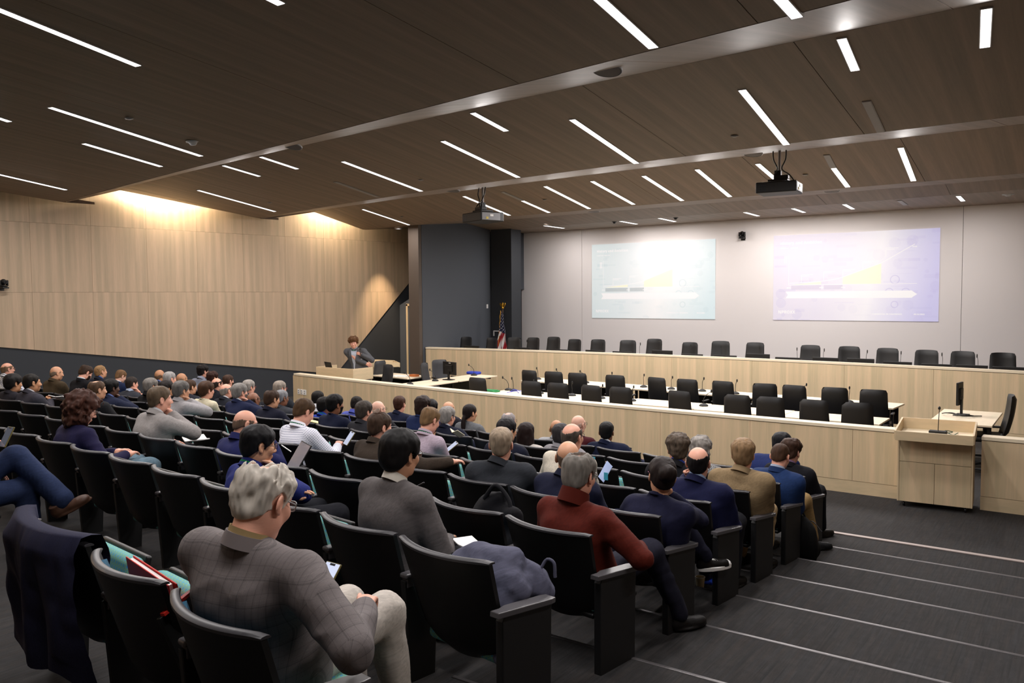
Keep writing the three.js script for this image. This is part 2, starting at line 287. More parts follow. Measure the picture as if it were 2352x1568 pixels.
// ---------------------------------------------------------------- joinery at the front
function run(zf, x0, x1, y0, y1, d0, d1, b = 0, n = 6) {             // a board that follows the plan curve zf; d0, d1: offsets of its face and back (towards -z)
  const f = [], k = []; for (let i = 0; i <= n; i++) { const x = x0 + (x1 - x0) * i / n; f.push([x, zf(x) - d0]); k.push([x, zf(x) - d1]); }
  const g = prism([...f, ...k.reverse()], y1 - y0, b); g.translate(0, y0, 0); return g;
}
const barZ = (x) => -.0053 * x * x - .0095 * x - 11.454;
const daisZ = (x) => .0108 * x * x + .1757 * x - 16.698;
const gapSplit = (xs, fn) => { for (let i = 0; i + 1 < xs.length; i++) fn(xs[i] + .002, xs[i + 1] - .002, i); };
{
  const mk = (label, xs) => {
    const t = thing('barrier', label, 'barrier'); const a = xs[0], z = xs[xs.length - 1];
    part('core', run(barZ, a + .004, z - .004, .0, .86, .022, .16, 0, 60), M.gap, t);
    gapSplit(xs, (x0, x1, i) => { const g = worldUV(run(barZ, x0, x1, .172, .858, 0, .02, .001), .8, .33); part('panel', g, M.deskOak, t); });
    part('plinth', worldUV(run(barZ, a, z, 0, .168, .002, .02, 0, 60), .33, .8, true), M.deskOak, t);
    part('back_panel', worldUV(run(barZ, a, z, 0, .862, .16, .178, 0, 60), .8, .33), M.deskOak, t);
    part('cap', worldUV(run(barZ, a, z, .866, .91, -.006, .19, .003, 20), .33, .8, true), M.topOak, t);
    return t;
  };
  const b = mk('long curved oak barrier wall between the audience and the front tables', [-15.2, -14.02, -12.74, -11.01, -9.69, -8.28, -6.85, -5.44, -4.01, -2.6, -2.02]);
  part('end_panel', worldUV(box(.02, .862, .2, -15.21, .431, barZ(-15.2) - .09), .8, .33), M.deskOak, b);
  [-15.0, -14.88, -14.75].forEach((x, i) => { const o = part('socket_plate', box(i === 2 ? .13 : .075, .12, .012, x, .5, barZ(x) + .004, .004), M.paper, b); part('socket', merge([-.025, .025].map((d) => box(.03, .03, .006, x, .5 + d, barZ(x) + .011))), M.fittingOff, o); });
  mk('short oak barrier wall to the right of the mobile lectern', [-1.1, .9, 2.9, 4.8]);
}
{
  const t = thing('dais_desk', 'long curved oak dais desk below the projected slides', 'desk'), xs = [-14.98, -13.3, -11.57, -9.75, -7.92, -6.02, -4.09, -2.45, -.6, 1.3, 3.2, 4.3], a = xs[0], z = xs[xs.length - 1];
  part('core', run(daisZ, a + .004, z - .004, 0, 1.24, .024, .12, 0, 66), M.gap, t);
  gapSplit(xs, (x0, x1) => part('panel', worldUV(run(daisZ, x0, x1, .172, 1.236, 0, .021, .001), .8, .33), M.deskOak, t));
  part('plinth', worldUV(run(daisZ, a, z, 0, .168, .002, .022, 0, 66), .33, .8, true), M.deskOak, t);
  part('cap', worldUV(run(daisZ, a, z, 1.244, 1.29, -.006, .14, .003, 24), .33, .8, true), M.topOak, t);
  part('worktop', worldUV(run(daisZ, a, z, 1.14, 1.18, .14, .8, 0, 24), .33, .8, true), M.topOak, t);
  const s = struct('dais_platform', worldUV(run((x) => daisZ(x) - .12, a, 4.2, 0, .45, 0, 4.6, 0, 20)), M.carpet); s.name = 'floor_dais';
}
// ---------------------------------------------------------------- mobile lectern (two)
function makeLectern(label) {
  const t = thing('lectern', label, 'lectern', null, [0, 0, 0]); const m = M.deskOak, uv = (g, s) => worldUV(g, s ? .33 : .8, s ? .8 : .33, s);
  part('side_panel', uv(box(.02, .84, .53, -.405, .49, -.265, .002)), m, t); part('side_panel', uv(box(.02, .84, .53, .405, .49, -.265, .002)), m, t);
  part('upper_panel', uv(box(.786, .31, .02, 0, .73, -.014, .002)), m, t);
  part('back_panel', uv(box(.786, .8, .02, 0, .48, -.52, .002)), m, t); part('carcass', box(.78, .8, .46, 0, .482, -.265), M.gap, t);
  for (const s of [-1, 1]) { part('door', uv(box(.391, .5, .02, s * .1975, .32, -.014, .002)), m, t); }
  const top = part('tray', uv(box(.84, .025, .8, 0, .9, -.13, .002), true), M.topOak, t);
  part('tray_front', uv(box(.84, .115, .022, 0, .935, .265, .003), true), m, t);
  const side = (x) => { const s = new THREE.Shape([[-.27, .89], [.53, .89], [.53, 1.055], [-.27, .995]].map((p) => new THREE.Vector2(...p))); const g = flat(new THREE.ExtrudeGeometry(s, { depth: .02, bevelEnabled: false })); g.rotateY(Math.PI / 2); g.translate(x - .01, 0, 0); return uv(g, true); };
  part('tray_side', side(-.42), m, t); part('tray_side', side(.42), m, t); part('tray_back', uv(box(.86, .165, .02, 0, .972, -.53, .002), true), m, t);
  for (const [x, z] of [[-.34, -.06], [.34, -.06], [-.34, -.46], [.34, -.46]]) { const c = part('caster', merge([moved(lathe([[0, -.012], [.028, -.012], [.032, -.004], [.032, .004], [.028, .012], [0, .012]], 16), 0, 0, 0, 0, 0, Math.PI / 2)]), M.metalDark, t); c.position.set(x, .033, z); part('fork', box(.03, .035, .02, 0, .034, 0, .003), M.metal, c); }
  return t;
}
const lect = makeLectern('oak mobile lectern on casters standing in the barrier opening'); lect.position.set(-1.565, 0, -11.12); lect.rotation.y = .07;
copyOf(lect, 'second oak lectern with a raised rim behind the speaker', null, [-14.95, 0, -15.35], 2.5);
{
  const t = thing('lectern', 'wide oak lectern with laptop where the speaker stands', 'lectern', null, [-14.27, 0, -12.95]); const m = M.deskOak;
  part('body', worldUV(box(1.0, .79, .5, -.1, .395, -.3, .003), .8, .33), m, t); part('front_board', worldUV(box(1.24, .27, .03, 0, .915, 0, .003), .33, .8, true), m, t);
  for (const s of [-1, 1]) part('side_board', worldUV(box(.03, .27, .6, s * .605, .915, -.315, .003), .33, .8, true), m, t); part('shelf', worldUV(box(1.18, .03, .6, 0, .86, -.31), .33, .8, true), M.topOak, t);
}
// ---------------------------------------------------------------- tables
function makeTable(label, group, w) {
  const t = thing('folding_table', label, 'table', group);
  part('tabletop', worldUV(box(w, .03, .75, 0, .725, 0, .006), .33, .8, true), M.topOak, t);
  part('modesty_panel', worldUV(box(w - .16, .3, .016, 0, .53, -.27), .8, .33), M.panelBlack, t);
  for (const s of [-1, 1]) { const l = part('leg', merge([box(.05, .66, .06, s * (w / 2 - .18), .38, 0, .008), box(.05, .04, .6, s * (w / 2 - .18), .69, 0, .008), box(.05, .035, .6, s * (w / 2 - .18), .05, 0, .012)]), M.metalDark, t); part('caster', merge([-.27, .27].map((z) => moved(lathe([[0, -.02], [.025, -.02], [.03, 0], [.025, .02], [0, .02]], 12), s * (w / 2 - .18), .03, z, 0, 0, Math.PI / 2))), M.black, l); }
  return t;
}
{
  const A = makeTable('light oak meeting table, leftmost of the near table row behind the barrier', 'near row of meeting tables', 1.46); A.position.set(-9.17, 0, -13.33);
  for (let i = 1; i < 5; i++) { const c = copyOf(A, `light oak meeting table, ${ORD[i]} from the left in the near table row`, null, [-9.17 + 1.47 * i, 0, -13.33 + [0, -.05, -.09, -.02, .03][i]]); }
  for (let i = 0; i < 6; i++) { const x = -10.05 + 1.335 * i; const c = copyOf(A, `light oak meeting table, ${ORD[i]} from the left in the far table row`, 'far row of meeting tables', [x, 0, -15.25 + .062 * (x + 2.7)], -.062); c.scale.x = .908; }
  copyOf(A, 'oak table end-on to the left of the near table row', 'tables set lengthways at the left', [-12.22, 0, -13.75], Math.PI / 2); copyOf(A, 'oak table end-on carrying the monitor', 'tables set lengthways at the left', [-12.22, 0, -15.25], Math.PI / 2);
  const B = copyOf(A, 'oak side table with papers beside the speaker', null, [-13.95, 0, -14.75], -.1); delete B.userData.group;
  const C = copyOf(A, 'oak desk carrying the upright monitor behind the mobile lectern', null, [-1.6, 0, -14.45], Math.PI / 2); delete C.userData.group; C.scale.set(1.1, 1, 1.12);
}
// ---------------------------------------------------------------- conference chairs
function makeConf(label, mat, arms = true) {
  const t = thing('office_chair', label, 'office chair');
  const bk = (w0, w1, y0, y1, z0, z1, d) => {             // padded back: lofted slab with rounded rim
    const pos = [], idx = [], nu = 10, nv = 10, S = (u, v, s) => { const a = 2 * u - 1, e = 1 - Math.pow(Math.abs(a), 8) , f = 1 - Math.pow(Math.abs(2 * v - 1), 10), th = d * .5 * Math.pow(Math.max(0, e * f), .35), w = w0 + (w1 - w0) * v, rc = v > .9 ? 1 - .10 * ((v - .9) / .1) ** 3 : 1; return [a * w / 2 * rc, y0 + (y1 - y0) * v - (v > .9 ? .012 * a * a * a * a : 0), z0 + (z1 - z0) * v - .05 * a * a + s * th + .02 * Math.sin(v * Math.PI)]; };
    for (const s of [1, -1]) for (let i = 0; i <= nu; i++) for (let j = 0; j <= nv; j++) pos.push(...S(i / nu, j / nv, s));
    const off = (nu + 1) * (nv + 1), id = (i, j) => i * (nv + 1) + j;
    for (let i = 0; i < nu; i++) for (let j = 0; j < nv; j++) { const a = id(i, j), b = id(i + 1, j), c = id(i + 1, j + 1), e = id(i, j + 1); idx.push(a, b, c, a, c, e, off + a, off + c, off + b, off + a, off + e, off + c); }
    const g = new THREE.BufferGeometry(); g.setAttribute('position', new THREE.Float32BufferAttribute(pos, 3)); g.setIndex(idx); g.computeVertexNormals(); g.setAttribute('uv', new THREE.Float32BufferAttribute(new Array(pos.length / 3 * 2).fill(0), 2)); return flat(g);
  };
  part('backrest', bk(.47, .42, .5, 1.085, -.04, .06, .06), mat, t);
  part('seat', box(.5, .09, .48, 0, .47, -.27, .04), mat, t);
  if (arms) for (const s of [-1, 1]) part('armrest', merge([box(.05, .03, .26, s * .27, .66, -.24, .012), box(.03, .22, .05, s * .27, .54, -.24, .008)]), M.plastic, t);
  part('column', merge([rod([0, .1, -.26], [0, .44, -.26], .028), box(.2, .03, .2, 0, .42, -.26, .01)]), M.metalDark, t);
  const legs = []; for (let i = 0; i < 5; i++) { const a = i * 1.2566; legs.push(rod([0, .1, -.26], [Math.sin(a) * .3, .07, -.26 + Math.cos(a) * .3], .022, .014, 8)); legs.push(moved(lathe([[0, -.02], [.025, -.02], [.03, 0], [.025, .02], [0, .02]], 10), Math.sin(a) * .3, .03, -.26 + Math.cos(a) * .3, a, 0, Math.PI / 2)); }
  part('base', merge(legs), M.metalDark, t); return t;
}
{
  const r = rng(5);
  const A = makeConf('black leather conference chair, leftmost of the near row behind the barrier', M.leather); A.userData.group = 'near row of conference chairs'; A.position.set(-9.86, 0, -12.65);
  [-8.59, -8.0, -7.3, -6.71, -5.61, -4.62, -4.09, -3.43, -2.81].forEach((x, i) => copyOf(A, `black leather conference chair, ${ORD[i + 1]} from the left in the near row behind the barrier`, null, [x, 0, -12.65], (r() - .5) * .35));
  [-9.89, -9.27, -8.69, -7.81, -6.9, -6.27, -5.57, -4.79, -4.27, -3.59, -2.97].forEach((x, i) => copyOf(A, `black leather conference chair, ${ORD[i]} from the left in the far table row`, 'far row of conference chairs', [x, 0, -14.5], (r() - .5) * .4));
  [-14.45, -13.62, -12.92, -12.33, -11.71, -11.09, -10.41, -9.57, -8.85, -7.92, -7.15, -6.32, -5.07, -4.25, -3.48, -2.74, -2.09, -1.41].forEach((x, i) => copyOf(A, `black leather chair behind the dais desk, ${ORD[i]} from the left`, 'chairs behind the dais desk', [x, .45 + [0, -.01, .01, .02, .05, 0, .01, .01, .06, 0, .05, .04, .02, .02, .01, 0, 0, 0][i], daisZ(x) - 1.05], Math.PI + (r() - .5) * .3));
  const G = makeConf('grey fabric office chair nearest the speaker', M.leatherGrey); G.position.set(-13.55, 0, -13.95); G.rotation.y = 2.9;
  copyOf(G, 'grey office chair behind the end-on table at left', null, [-13.1, 0, -14.75], -1.9); copyOf(G, 'grey office chair beside the column', null, [-13.45, 0, -15.7], -1.2); copyOf(G, 'dark office chair seen edge-on behind the speaker', null, [-14.6, 0, -14.75], 1.5);
  const H = makeConf('black high-backed leather chair side-on beside the right desk', M.leather); H.position.set(-1.02, 0, -14.2); H.rotation.y = 1.75; H.scale.set(1.15, 1.06, 1.15);
}
// ---------------------------------------------------------------- microphones, monitors, things on the tables
function makeMic(label, bend, h = .21) {
  const t = thing('gooseneck_microphone', label, 'microphone', 'gooseneck microphones');
  part('base', merge([lathe([[0, 0], [.075, 0], [.08, .012], [.06, .032], [.03, .045], [0, .047]], 20)]), M.plasticSoft, t);
  part('gooseneck', tube([[0, .04, 0], [0, .04 + h * .4, 0], [bend * .4, .04 + h * .75, .0], [bend, .04 + h, .02]], .0055, 12, 6), M.black, t);
  const hd = part('head', lathe([[0, -.03], [.011, -.028], [.015, 0], [.012, .022], [0, .03]], 14), M.black, t); hd.position.set(bend * 1.06, .05 + h, .022); return t;
}
{
  const F = [[-10.41, -13.72], [-9.76, -13.55], [-9.04, -13.45], [-8.33, -13.5], [-7.64, -13.42], [-6.99, -13.4], [-5.63, -13.45]], G = [[-10.5, -15.75], [-9.94, -15.72], [-9.16, -15.65], [-8.47, -15.6], [-7.7, -15.55], [-7.05, -15.5], [-6.38, -15.5], [-5.67, -15.42], [-4.43, -15.35], [-3.53, -15.25]];
  const A = makeMic('black gooseneck microphone, leftmost on the near table row', -.12); A.position.set(-10.3, .74, -13.6); A.position.x = -9.8;
  const B = makeMic('black gooseneck microphone, leftmost on the far table row', -.02); B.position.set(G[0][0], .74, G[0][1]);
  F.slice(1).forEach(([x, z], i) => copyOf(i % 2 ? A : B, `black gooseneck microphone, ${ORD[i + 1]} from the left on the near table row`, null, [x + .12, .74, z], i * .7));
  G.slice(1).forEach(([x, z], i) => copyOf(i % 3 === 1 ? A : B, `black gooseneck microphone, ${ORD[i + 1]} from the left on the far table row`, null, [x, .74, z], i * .5));
  [[-12.3, -13.35, 'near the barrier end'], [-12.3, -14.2, 'in front of the monitor'], [-12.35, -15.7, 'beyond the monitor']].forEach(([x, z, w]) => copyOf(A, `black gooseneck microphone on the end-on oak table ${w}`, null, [x, .74, z], .2));
  const P = copyOf(B, 'tall gooseneck microphone on the wide lectern before the speaker', null, [-14.05, .875, -13.2], .3); P.scale.set(.7, 2, .7); delete P.userData.group;
  const D = [-12.05, -9.9, -8.9, -8.35, -7.6, -6.85, -5.95, -5.15, -4.6, -3.75, -3.1, -2.35, -1.75];
  D.forEach((x, i) => { const c = copyOf(B, `thin microphone standing on the dais desk, ${ORD[i]} from the left`, 'dais microphones', [x, 1.18, daisZ(x) - .35], i); c.scale.set(.7, 1.25, .7); });
}
{
  const t = thing('lectern_microphone', 'black gooseneck microphone on a rectangular base on the mobile lectern', 'microphone', null, [-1.56, .913, -11.3]);
  part('base', box(.2, .05, .09, 0, .025, 0, .01), M.plasticSoft, t); part('gooseneck', tube([[0, .05, 0], [.005, .18, 0], [.01, .32, 0]], .005, 8, 6), M.black, t); const h = part('head', lathe([[0, -.02], [.014, -.015], [.016, .005], [.01, .02], [0, .024]], 14), M.black, t); h.position.set(.01, .33, 0);
  solo('microphone_cable', tube([[-1.5, .925, -11.35], [-1.42, .93, -11.5], [-1.5, .95, -11.42], [-1.4, .925, -11.3], [-1.36, .925, -11.48]], .005, 30, 6), std({ color: 0x12483f, roughness: .6 }), 'dark green cable coiled behind the lectern microphone', 'cable');
}
function makeMonitor(label, w, h, stand) {
  const t = thing('monitor', label, 'monitor'); const y = stand + h / 2;
  part('housing', merge([box(w, h, .035, 0, y, 0, .008), box(w * .5, h * .5, .03, 0, y, .025, .01)]), M.plastic, t); part('screen', box(w - .03, h - .03, .003, 0, y, -.0185), M.screen, t);
  part('stand', merge([box(.06, stand + h * .4, .03, 0, (stand + h * .4) / 2, .03, .006), box(.26, .015, .18, 0, .008, .03, .005)]), M.plastic, t); return t;
}
{
  const a = makeMonitor('black monitor seen from behind on the end-on oak table', .5, .3, .12); a.position.set(-12.2, .74, -14.6); a.rotation.y = -.25; part('badge', box(.07, .012, .003, .06, .395, .042), M.paper, a);
  const b = makeMonitor('upright monitor on a pole standing on the right desk', .26, .36, .16); b.position.set(-1.72, .74, -14.6); b.rotation.y = 1.42;
  solo('cable_tangle', merge([tube([[-1.95, .76, -14.5], [-1.85, .8, -14.3], [-1.7, .77, -14.45], [-1.6, .79, -14.3], [-1.5, .76, -14.45]], .008, 30, 6), tube([[-1.9, .76, -14.6], [-1.78, .79, -14.4], [-1.65, .77, -14.3], [-1.4, .76, -14.5]], .008, 24, 6)]), M.black, 'tangle of black cables round the upright monitor foot', 'cable');
  const m = makeMonitor('low black monitor on the dais desk, first from the left', .52, .30, .06); m.userData.group = 'dais monitors'; const xs = [-13.75, -12.2, -11.1, -10.1, -9.35, -8.3, -7.55, -6.75, -6.0, -5.35, -4.55, -3.85, -3.15, -2.45, -1.85, -1.25];
  xs.forEach((x, i) => { const y = .93 + [.05, .04, .02, .03, .02, .08, .02, .02, .08, .03, .06, .07, .04, .03, .04, .04][i], p = [x, y, daisZ(x) - .32]; if (i) copyOf(m, `low black monitor on the dais desk, ${ORD[i]} from the left`, null, p, Math.PI); else { m.position.set(...p); m.rotation.y = Math.PI; } });
}
function makeLaptop(label, open) {
  const t = thing('laptop', label, 'laptop'); part('base', box(.32, .016, .22, 0, .008, 0, .005), M.metalDark, t);
  const l = new THREE.Group(); l.position.set(0, .014, -.11); l.rotation.x = -open; const s = part('lid', box(.32, .21, .008, 0, .105, 0, .004), M.metalDark, t); s.position.copy(l.position); s.rotation.x = l.rotation.x; const d = part('display', box(.3, .19, .002, 0, .105, .005), M.screen, s); return t;
}
{ const l = makeLaptop('open dark laptop on the left end of the wide lectern', .25); l.position.set(-14.55, .95, -13.18); l.rotation.y = 2.9; part('riser', box(.36, .075, .26, 0, -.0375, 0, .004), M.black, l); }
solo('document_case', box(.34, .07, .2, -12.55, .775, -15.95, .03), std({ color: 0x2038a8, roughness: .6 }), 'bright blue zip case lying by the monitor', 'case');
solo('document_folder', merge([box(.36, .03, .25, -9.95, .757, -13.15, .008), box(.3, .012, .2, -9.95, .778, -13.15, .004)]), std({ color: 0x0b7a3c, roughness: .6 }), 'green folder on the leftmost near table', 'folder');
solo('paper_stack', merge([box(.21, .012, .3, -13.9, .747, -14.6), moved(box(.21, .01, .3), -13.68, .746, -14.62, .3)]), M.paper, 'loose white papers on the side table by the speaker', 'paper');
solo('book', box(.2, .05, .15, -13.45, .766, -14.75, .005), std({ color: 0xb9662e, roughness: .7 }), 'orange and white book on the side table', 'book');
solo('charging_cable', merge([tube([[-9.6, .75, -13.4], [-9.45, .8, -13.3], [-9.35, .76, -13.45], [-9.2, .75, -13.35]], .006, 20, 6), tube([[-9.55, .75, -13.2], [-9.42, .77, -13.35], [-9.3, .75, -13.25]], .006, 16, 6)]), std({ color: 0x3b46c0, roughness: .6 }), 'blue and white cable between near table microphones', 'cable');
// ---------------------------------------------------------------- projection, projectors, wall cameras, flag
function slideTex(kind) {
  const W = 1024, H = 576, c = document.createElement('canvas'); c.width = W; c.height = H; const g = c.getContext('2d'), L = kind === 'left';
  const gr = g.createLinearGradient(0, 0, W, H * .4); if (L) { gr.addColorStop(0, '#c9e2e4'); gr.addColorStop(.35, '#dbecef'); gr.addColorStop(.62, '#fdfefc'); gr.addColorStop(1, '#c6eaf0'); } else { gr.addColorStop(0, '#d6d0ea'); gr.addColorStop(.4, '#ded9ee'); gr.addColorStop(.66, '#f7f5fb'); gr.addColorStop(1, '#b3b4f2'); }
  g.fillStyle = gr; g.fillRect(0, 0, W, H);
  const r = rng(L ? 3 : 4), dark = L ? 'rgba(120,178,190,' : 'rgba(120,112,205,';
  for (let i = 0; i < 90; i++) { const x = r() * W, y = r() * H, w = 20 + r() * 110, e = Math.abs(x / W - .58); g.fillStyle = dark + (.02 + .13 * Math.min(1, e * 1.8)) + ')'; if (i % 3) g.fillRect(x, y, w, 3 + r() * 22); else { g.beginPath(); g.arc(x, y, 10 + r() * 26, 0, 7); g.fill(); } }
  g.strokeStyle = dark + '.35)'; g.lineWidth = 5; for (const [x, y, q] of [[772, 312, 26], [740, 392, 24], [836, 392, 24], [772, 470, 20]]) { g.beginPath(); g.arc(x, y, q, 0, 7); g.stroke(); }
  g.fillStyle = L ? 'rgba(70,110,120,.5)' : 'rgba(150,140,190,.45)'; g.fillRect(122, 342, 196, 28); g.fillRect(336, 342, 120, 28);
  g.fillStyle = '#ffffff'; g.strokeStyle = '#ffffff';
  g.font = 'bold 27px sans-serif'; g.fillText('History and Ambition', 44, 64); g.font = '13px sans-serif'; g.fillText('COMPANY TIMELINE', 44, 92);
  g.fillStyle = '#ffffcf'; g.beginPath(); g.moveTo(112, 338); g.lineTo(318, 318); g.lineTo(318, 338); g.fill(); g.beginPath(); g.moveTo(456, 338); g.lineTo(456, 290); g.lineTo(690, 208); g.lineTo(690, 338); g.fill();
  g.fillStyle = '#ffffff'; g.lineWidth = 4; g.beginPath(); g.moveTo(108, 326); g.quadraticCurveTo(380, 320, 456, 290); g.lineTo(690, 205); g.lineTo(884, 92); g.stroke(); g.lineWidth = 2.5; g.beginPath(); g.moveTo(104, 130); g.lineTo(104, 338); g.lineTo(900, 338); g.stroke();
  for (const [x, y, t] of [[190, 268, 'Start of type IV'], [334, 250, 'New plant'], [456, 240, 'Serial production'], [580, 190, 'Capacity expansion'], [716, 110, 'New products & scale']]) { g.beginPath(); g.moveTo(x, y); g.lineTo(x, y + 58); g.stroke(); g.fillRect(x, y, 74, 3); g.fillRect(x + 4, y + 9, 48, 3); }
  g.fillRect(74, 140, 6, 48); g.fillRect(86, 140, 6, 48);
  g.font = 'bold 13px sans-serif'; g.fillText('2012', 90, 362); g.fillText('2019', 306, 362); g.fillText('2022', 444, 362); g.fillText('2030', 868, 112);
  g.beginPath(); g.moveTo(84, 382); g.lineTo(870, 382); g.lineTo(902, 405); g.lineTo(870, 428); g.lineTo(84, 428); g.lineTo(100, 405); g.fill();
  g.font = 'bold 29px sans-serif'; g.fillText('NPROXX', 34, 532); g.font = 'bold 12px sans-serif'; g.fillText('COMMERCIAL IN CONFIDENCE', 640, 536); g.fillText('09/22/2023', 884, 536);
  const t = new THREE.CanvasTexture(c); t.colorSpace = THREE.SRGBColorSpace; return t;
}
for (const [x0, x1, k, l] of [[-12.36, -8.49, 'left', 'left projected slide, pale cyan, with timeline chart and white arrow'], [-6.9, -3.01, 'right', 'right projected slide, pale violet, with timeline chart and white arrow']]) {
  const t = thing('projected_light_panel', l, 'screen', null, [(x0 + x1) / 2, 3.095, -21.492]); const tx = slideTex(k);
  part('image', box(x1 - x0, 2.19, .012), std({ color: 0xb2acab, roughness: .9, emissive: 0xffffff, emissiveMap: tx, emissiveIntensity: SLIDE_GLOW }), t);  // glow stands in for projector light on the wall; base colour darkened to suit
}
function makeProjector(label, x, y, z, top, turn, s) {
  const t = thing('projector', label, 'projector', null, [x, y, z], turn); t.scale.setScalar(s);
  part('body', box(.62, .17, .52, 0, 0, 0, .02), M.plastic, t); part('lens', merge([rod([-.12, 0, -.25], [-.12, 0, -.33], .06), rod([-.12, 0, -.33], [-.12, 0, -.34], .05)]), M.screen, t);
  part('side_panel', box(.006, .13, .4, .313, 0, .03, .002), std({ color: 0x77777b, roughness: .5 }), t); const lb = part('rating_label', box(.004, .035, .07, .318, .02, .02), M.paper, t); part('rating_label', box(.004, .04, .05, .318, -.03, .12), std({ color: 0xc9b45a, roughness: .8 }), t);
  const v = []; for (let i = 0; i < 4; i++) for (let j = 0; j < 3; j++) v.push(box(.018, .02, .004, -.25 + i * .03, -.04 + j * .035, .262)); part('rear_ports', merge(v), M.metalDark, t);
  part('mount', merge([box(.3, .03, .26, 0, .12, 0, .005), box(.05, .1, .05, 0, .17, 0, .005), box(.22, .06, .12, .05, .16, .08, .01), box(.1, .12, .09, -.02, .22, .0, .008)]), M.panelBlack, t);
  const h = (top - y) / s; part('pole', rod([0, .14, 0], [0, h, 0], .02), M.fittingOff, t); part('ceiling_plate', lathe([[0, h - .02], [.08, h - .02], [.08, h], [0, h]], 20), M.fittingOff, t);
  part('cable', merge([tube([[-.1, h, 0], [-.08, h * .7, .05], [-.02, .3, .06], [-.06, .2, .1]], .01, 20, 6), tube([[.1, h, 0], [.1, h * .7, .03], [.05, .3, .06], [.2, .17, .2], [.3, .02, .2]], .01, 24, 6)]), M.black, t);
}
makeProjector('black projector hanging from the ceiling left of centre', -10.42, 4.3, -13.6, 4.98, -.32, 1.12);
makeProjector('black projector with cables hanging before the right slide', -4.13, 4.34, -13.1, 4.98, .1, 1.0);
function makePtz(label, pos, turn) {
  const t = thing('wall_camera', label, 'camera', null, pos, turn);
  part('bracket', merge([box(.14, .03, .18, 0, -.1, .09, .01), box(.12, .16, .02, 0, -.08, .01, .005)]), M.plastic, t); part('yoke', merge([lathe([[0, -.085], [.07, -.085], [.07, -.05], [0, -.045]], 20), box(.025, .12, .07, -.075, 0, 0, .01), box(.025, .12, .07, .075, 0, 0, .01)]).translate(0, 0, .1), M.plastic, t);
  part('head', moved(merge([new THREE.SphereGeometry(.062, 20, 14), rod([0, 0, .03], [0, 0, .075], .04)]), 0, .02, .1), M.plastic, t); part('lens', rod([0, .02, .172], [0, .02, .178], .03), M.screen, t);
}
makePtz('black dome camera on the screen wall between the two slides', [-7.72, 4.27, -21.5], 0);
makePtz('black dome camera on the left oak wall at the picture edge', [WALL_L(-7.72) + .035, 3.02, -7.72], Math.PI / 2 + .126);
{
  const c = document.createElement('canvas'); c.width = 512; c.height = 256; const g = c.getContext('2d');
  for (let i = 0; i < 13; i++) { g.fillStyle = i % 2 ? '#e8e4e0' : '#a31724'; g.fillRect(0, i * 256 / 13, 512, 256 / 13 + 1); }
  g.fillStyle = '#171d3c'; g.fillRect(0, 0, 230, 256 * 7 / 13); g.fillStyle = '#f2f0ee';
  for (let r = 0; r < 9; r++) for (let k = 0; k < (r % 2 ? 5 : 6); k++) { const x = 19 + k * 38.4 + (r % 2 ? 19 : 0), y = 14 + r * 13.8; g.beginPath(); for (let q = 0; q < 10; q++) { const a = -Math.PI / 2 + q * Math.PI / 5, R = q % 2 ? 3.2 : 7.6; g.lineTo(x + R * Math.cos(a), y + R * Math.sin(a)); } g.fill(); }
  const tx = new THREE.CanvasTexture(c); tx.colorSpace = THREE.SRGBColorSpace;
  const t = thing('flag', 'American flag hanging on a pole with a gold eagle behind the dais', 'flag', null, [-14.2, .45, -19.45]);
  part('pole', rod([0, 0, 0], [0, 1.86, 0], .014), std({ color: 0x5a4024, roughness: .5 }), t); part('base', lathe([[0, 0], [.15, 0], [.14, .03], [.04, .06], [0, .07]], 24), M.gold, t);
  const wing = (s) => { const sh = new THREE.Shape([[0, 0], [.03, .05], [.09, .09], [.1, .06], [.07, .0], [.05, -.02], [0, -.02]].map(([x, y]) => new THREE.Vector2(s * x, y))); const q = flat(new THREE.ExtrudeGeometry(sh, { depth: .012, bevelEnabled: true, bevelSize: .004, bevelThickness: .004, bevelSegments: 2 })); q.translate(0, 1.93, -.006); return q; };
  part('eagle_finial', merge([lathe([[0, 1.84], [.03, 1.85], [.04, 1.88], [.02, 1.9], [.025, 1.93], [.032, 1.96], [.02, 2.0], [.022, 2.02], [.01, 2.04], [0, 2.045]], 16), wing(1), wing(-1)]), M.gold, t);
  // cloth: the fly hangs down in folds from the hoist
  const nu = 40, nv = 30, pos = [], uv = [], idx = [];
  for (let i = 0; i <= nu; i++) for (let j = 0; j <= nv; j++) { const u = i / nu, v = j / nv, drop = u * 1.2, spread = .06 + .26 * Math.pow(v * .6 + u * .4, 1.0), fold = Math.sin(u * 15 + v * 1.5); const x = (v - .38) * (.06 + .30 * Math.min(1, u * 1.15)) + .012 * fold, y = 1.80 - u * 1.2 - v * .10, z = .05 + .05 * Math.sin(v * 13 + u * 2) * Math.min(1, .25 + u); pos.push(x, y, z); uv.push(u * .9, 1 - clamp(v * .5 + Math.max(0, u - .42) * .45, 0, 1)); }
  for (let i = 0; i < nu; i++) for (let j = 0; j < nv; j++) { const a = i * (nv + 1) + j, b = a + nv + 1; idx.push(a, b, b + 1, a, b + 1, a + 1); }
  const q = new THREE.BufferGeometry(); q.setAttribute('position', new THREE.Float32BufferAttribute(pos, 3)); q.setAttribute('uv', new THREE.Float32BufferAttribute(uv, 2)); q.setIndex(idx); q.computeVertexNormals();
  part('cloth', q, std({ map: tx, roughness: .8, side: THREE.DoubleSide }), t);
  const fr = []; for (let j = 0; j < 36; j++) fr.push([-.03 - .0026 * j + .008 * Math.sin(j * .9), 1.8 - j * .033, .07]); part('fringe', tube(fr, .012, 80, 6), std({ color: 0xc08a1e, roughness: .7 }), t);
}
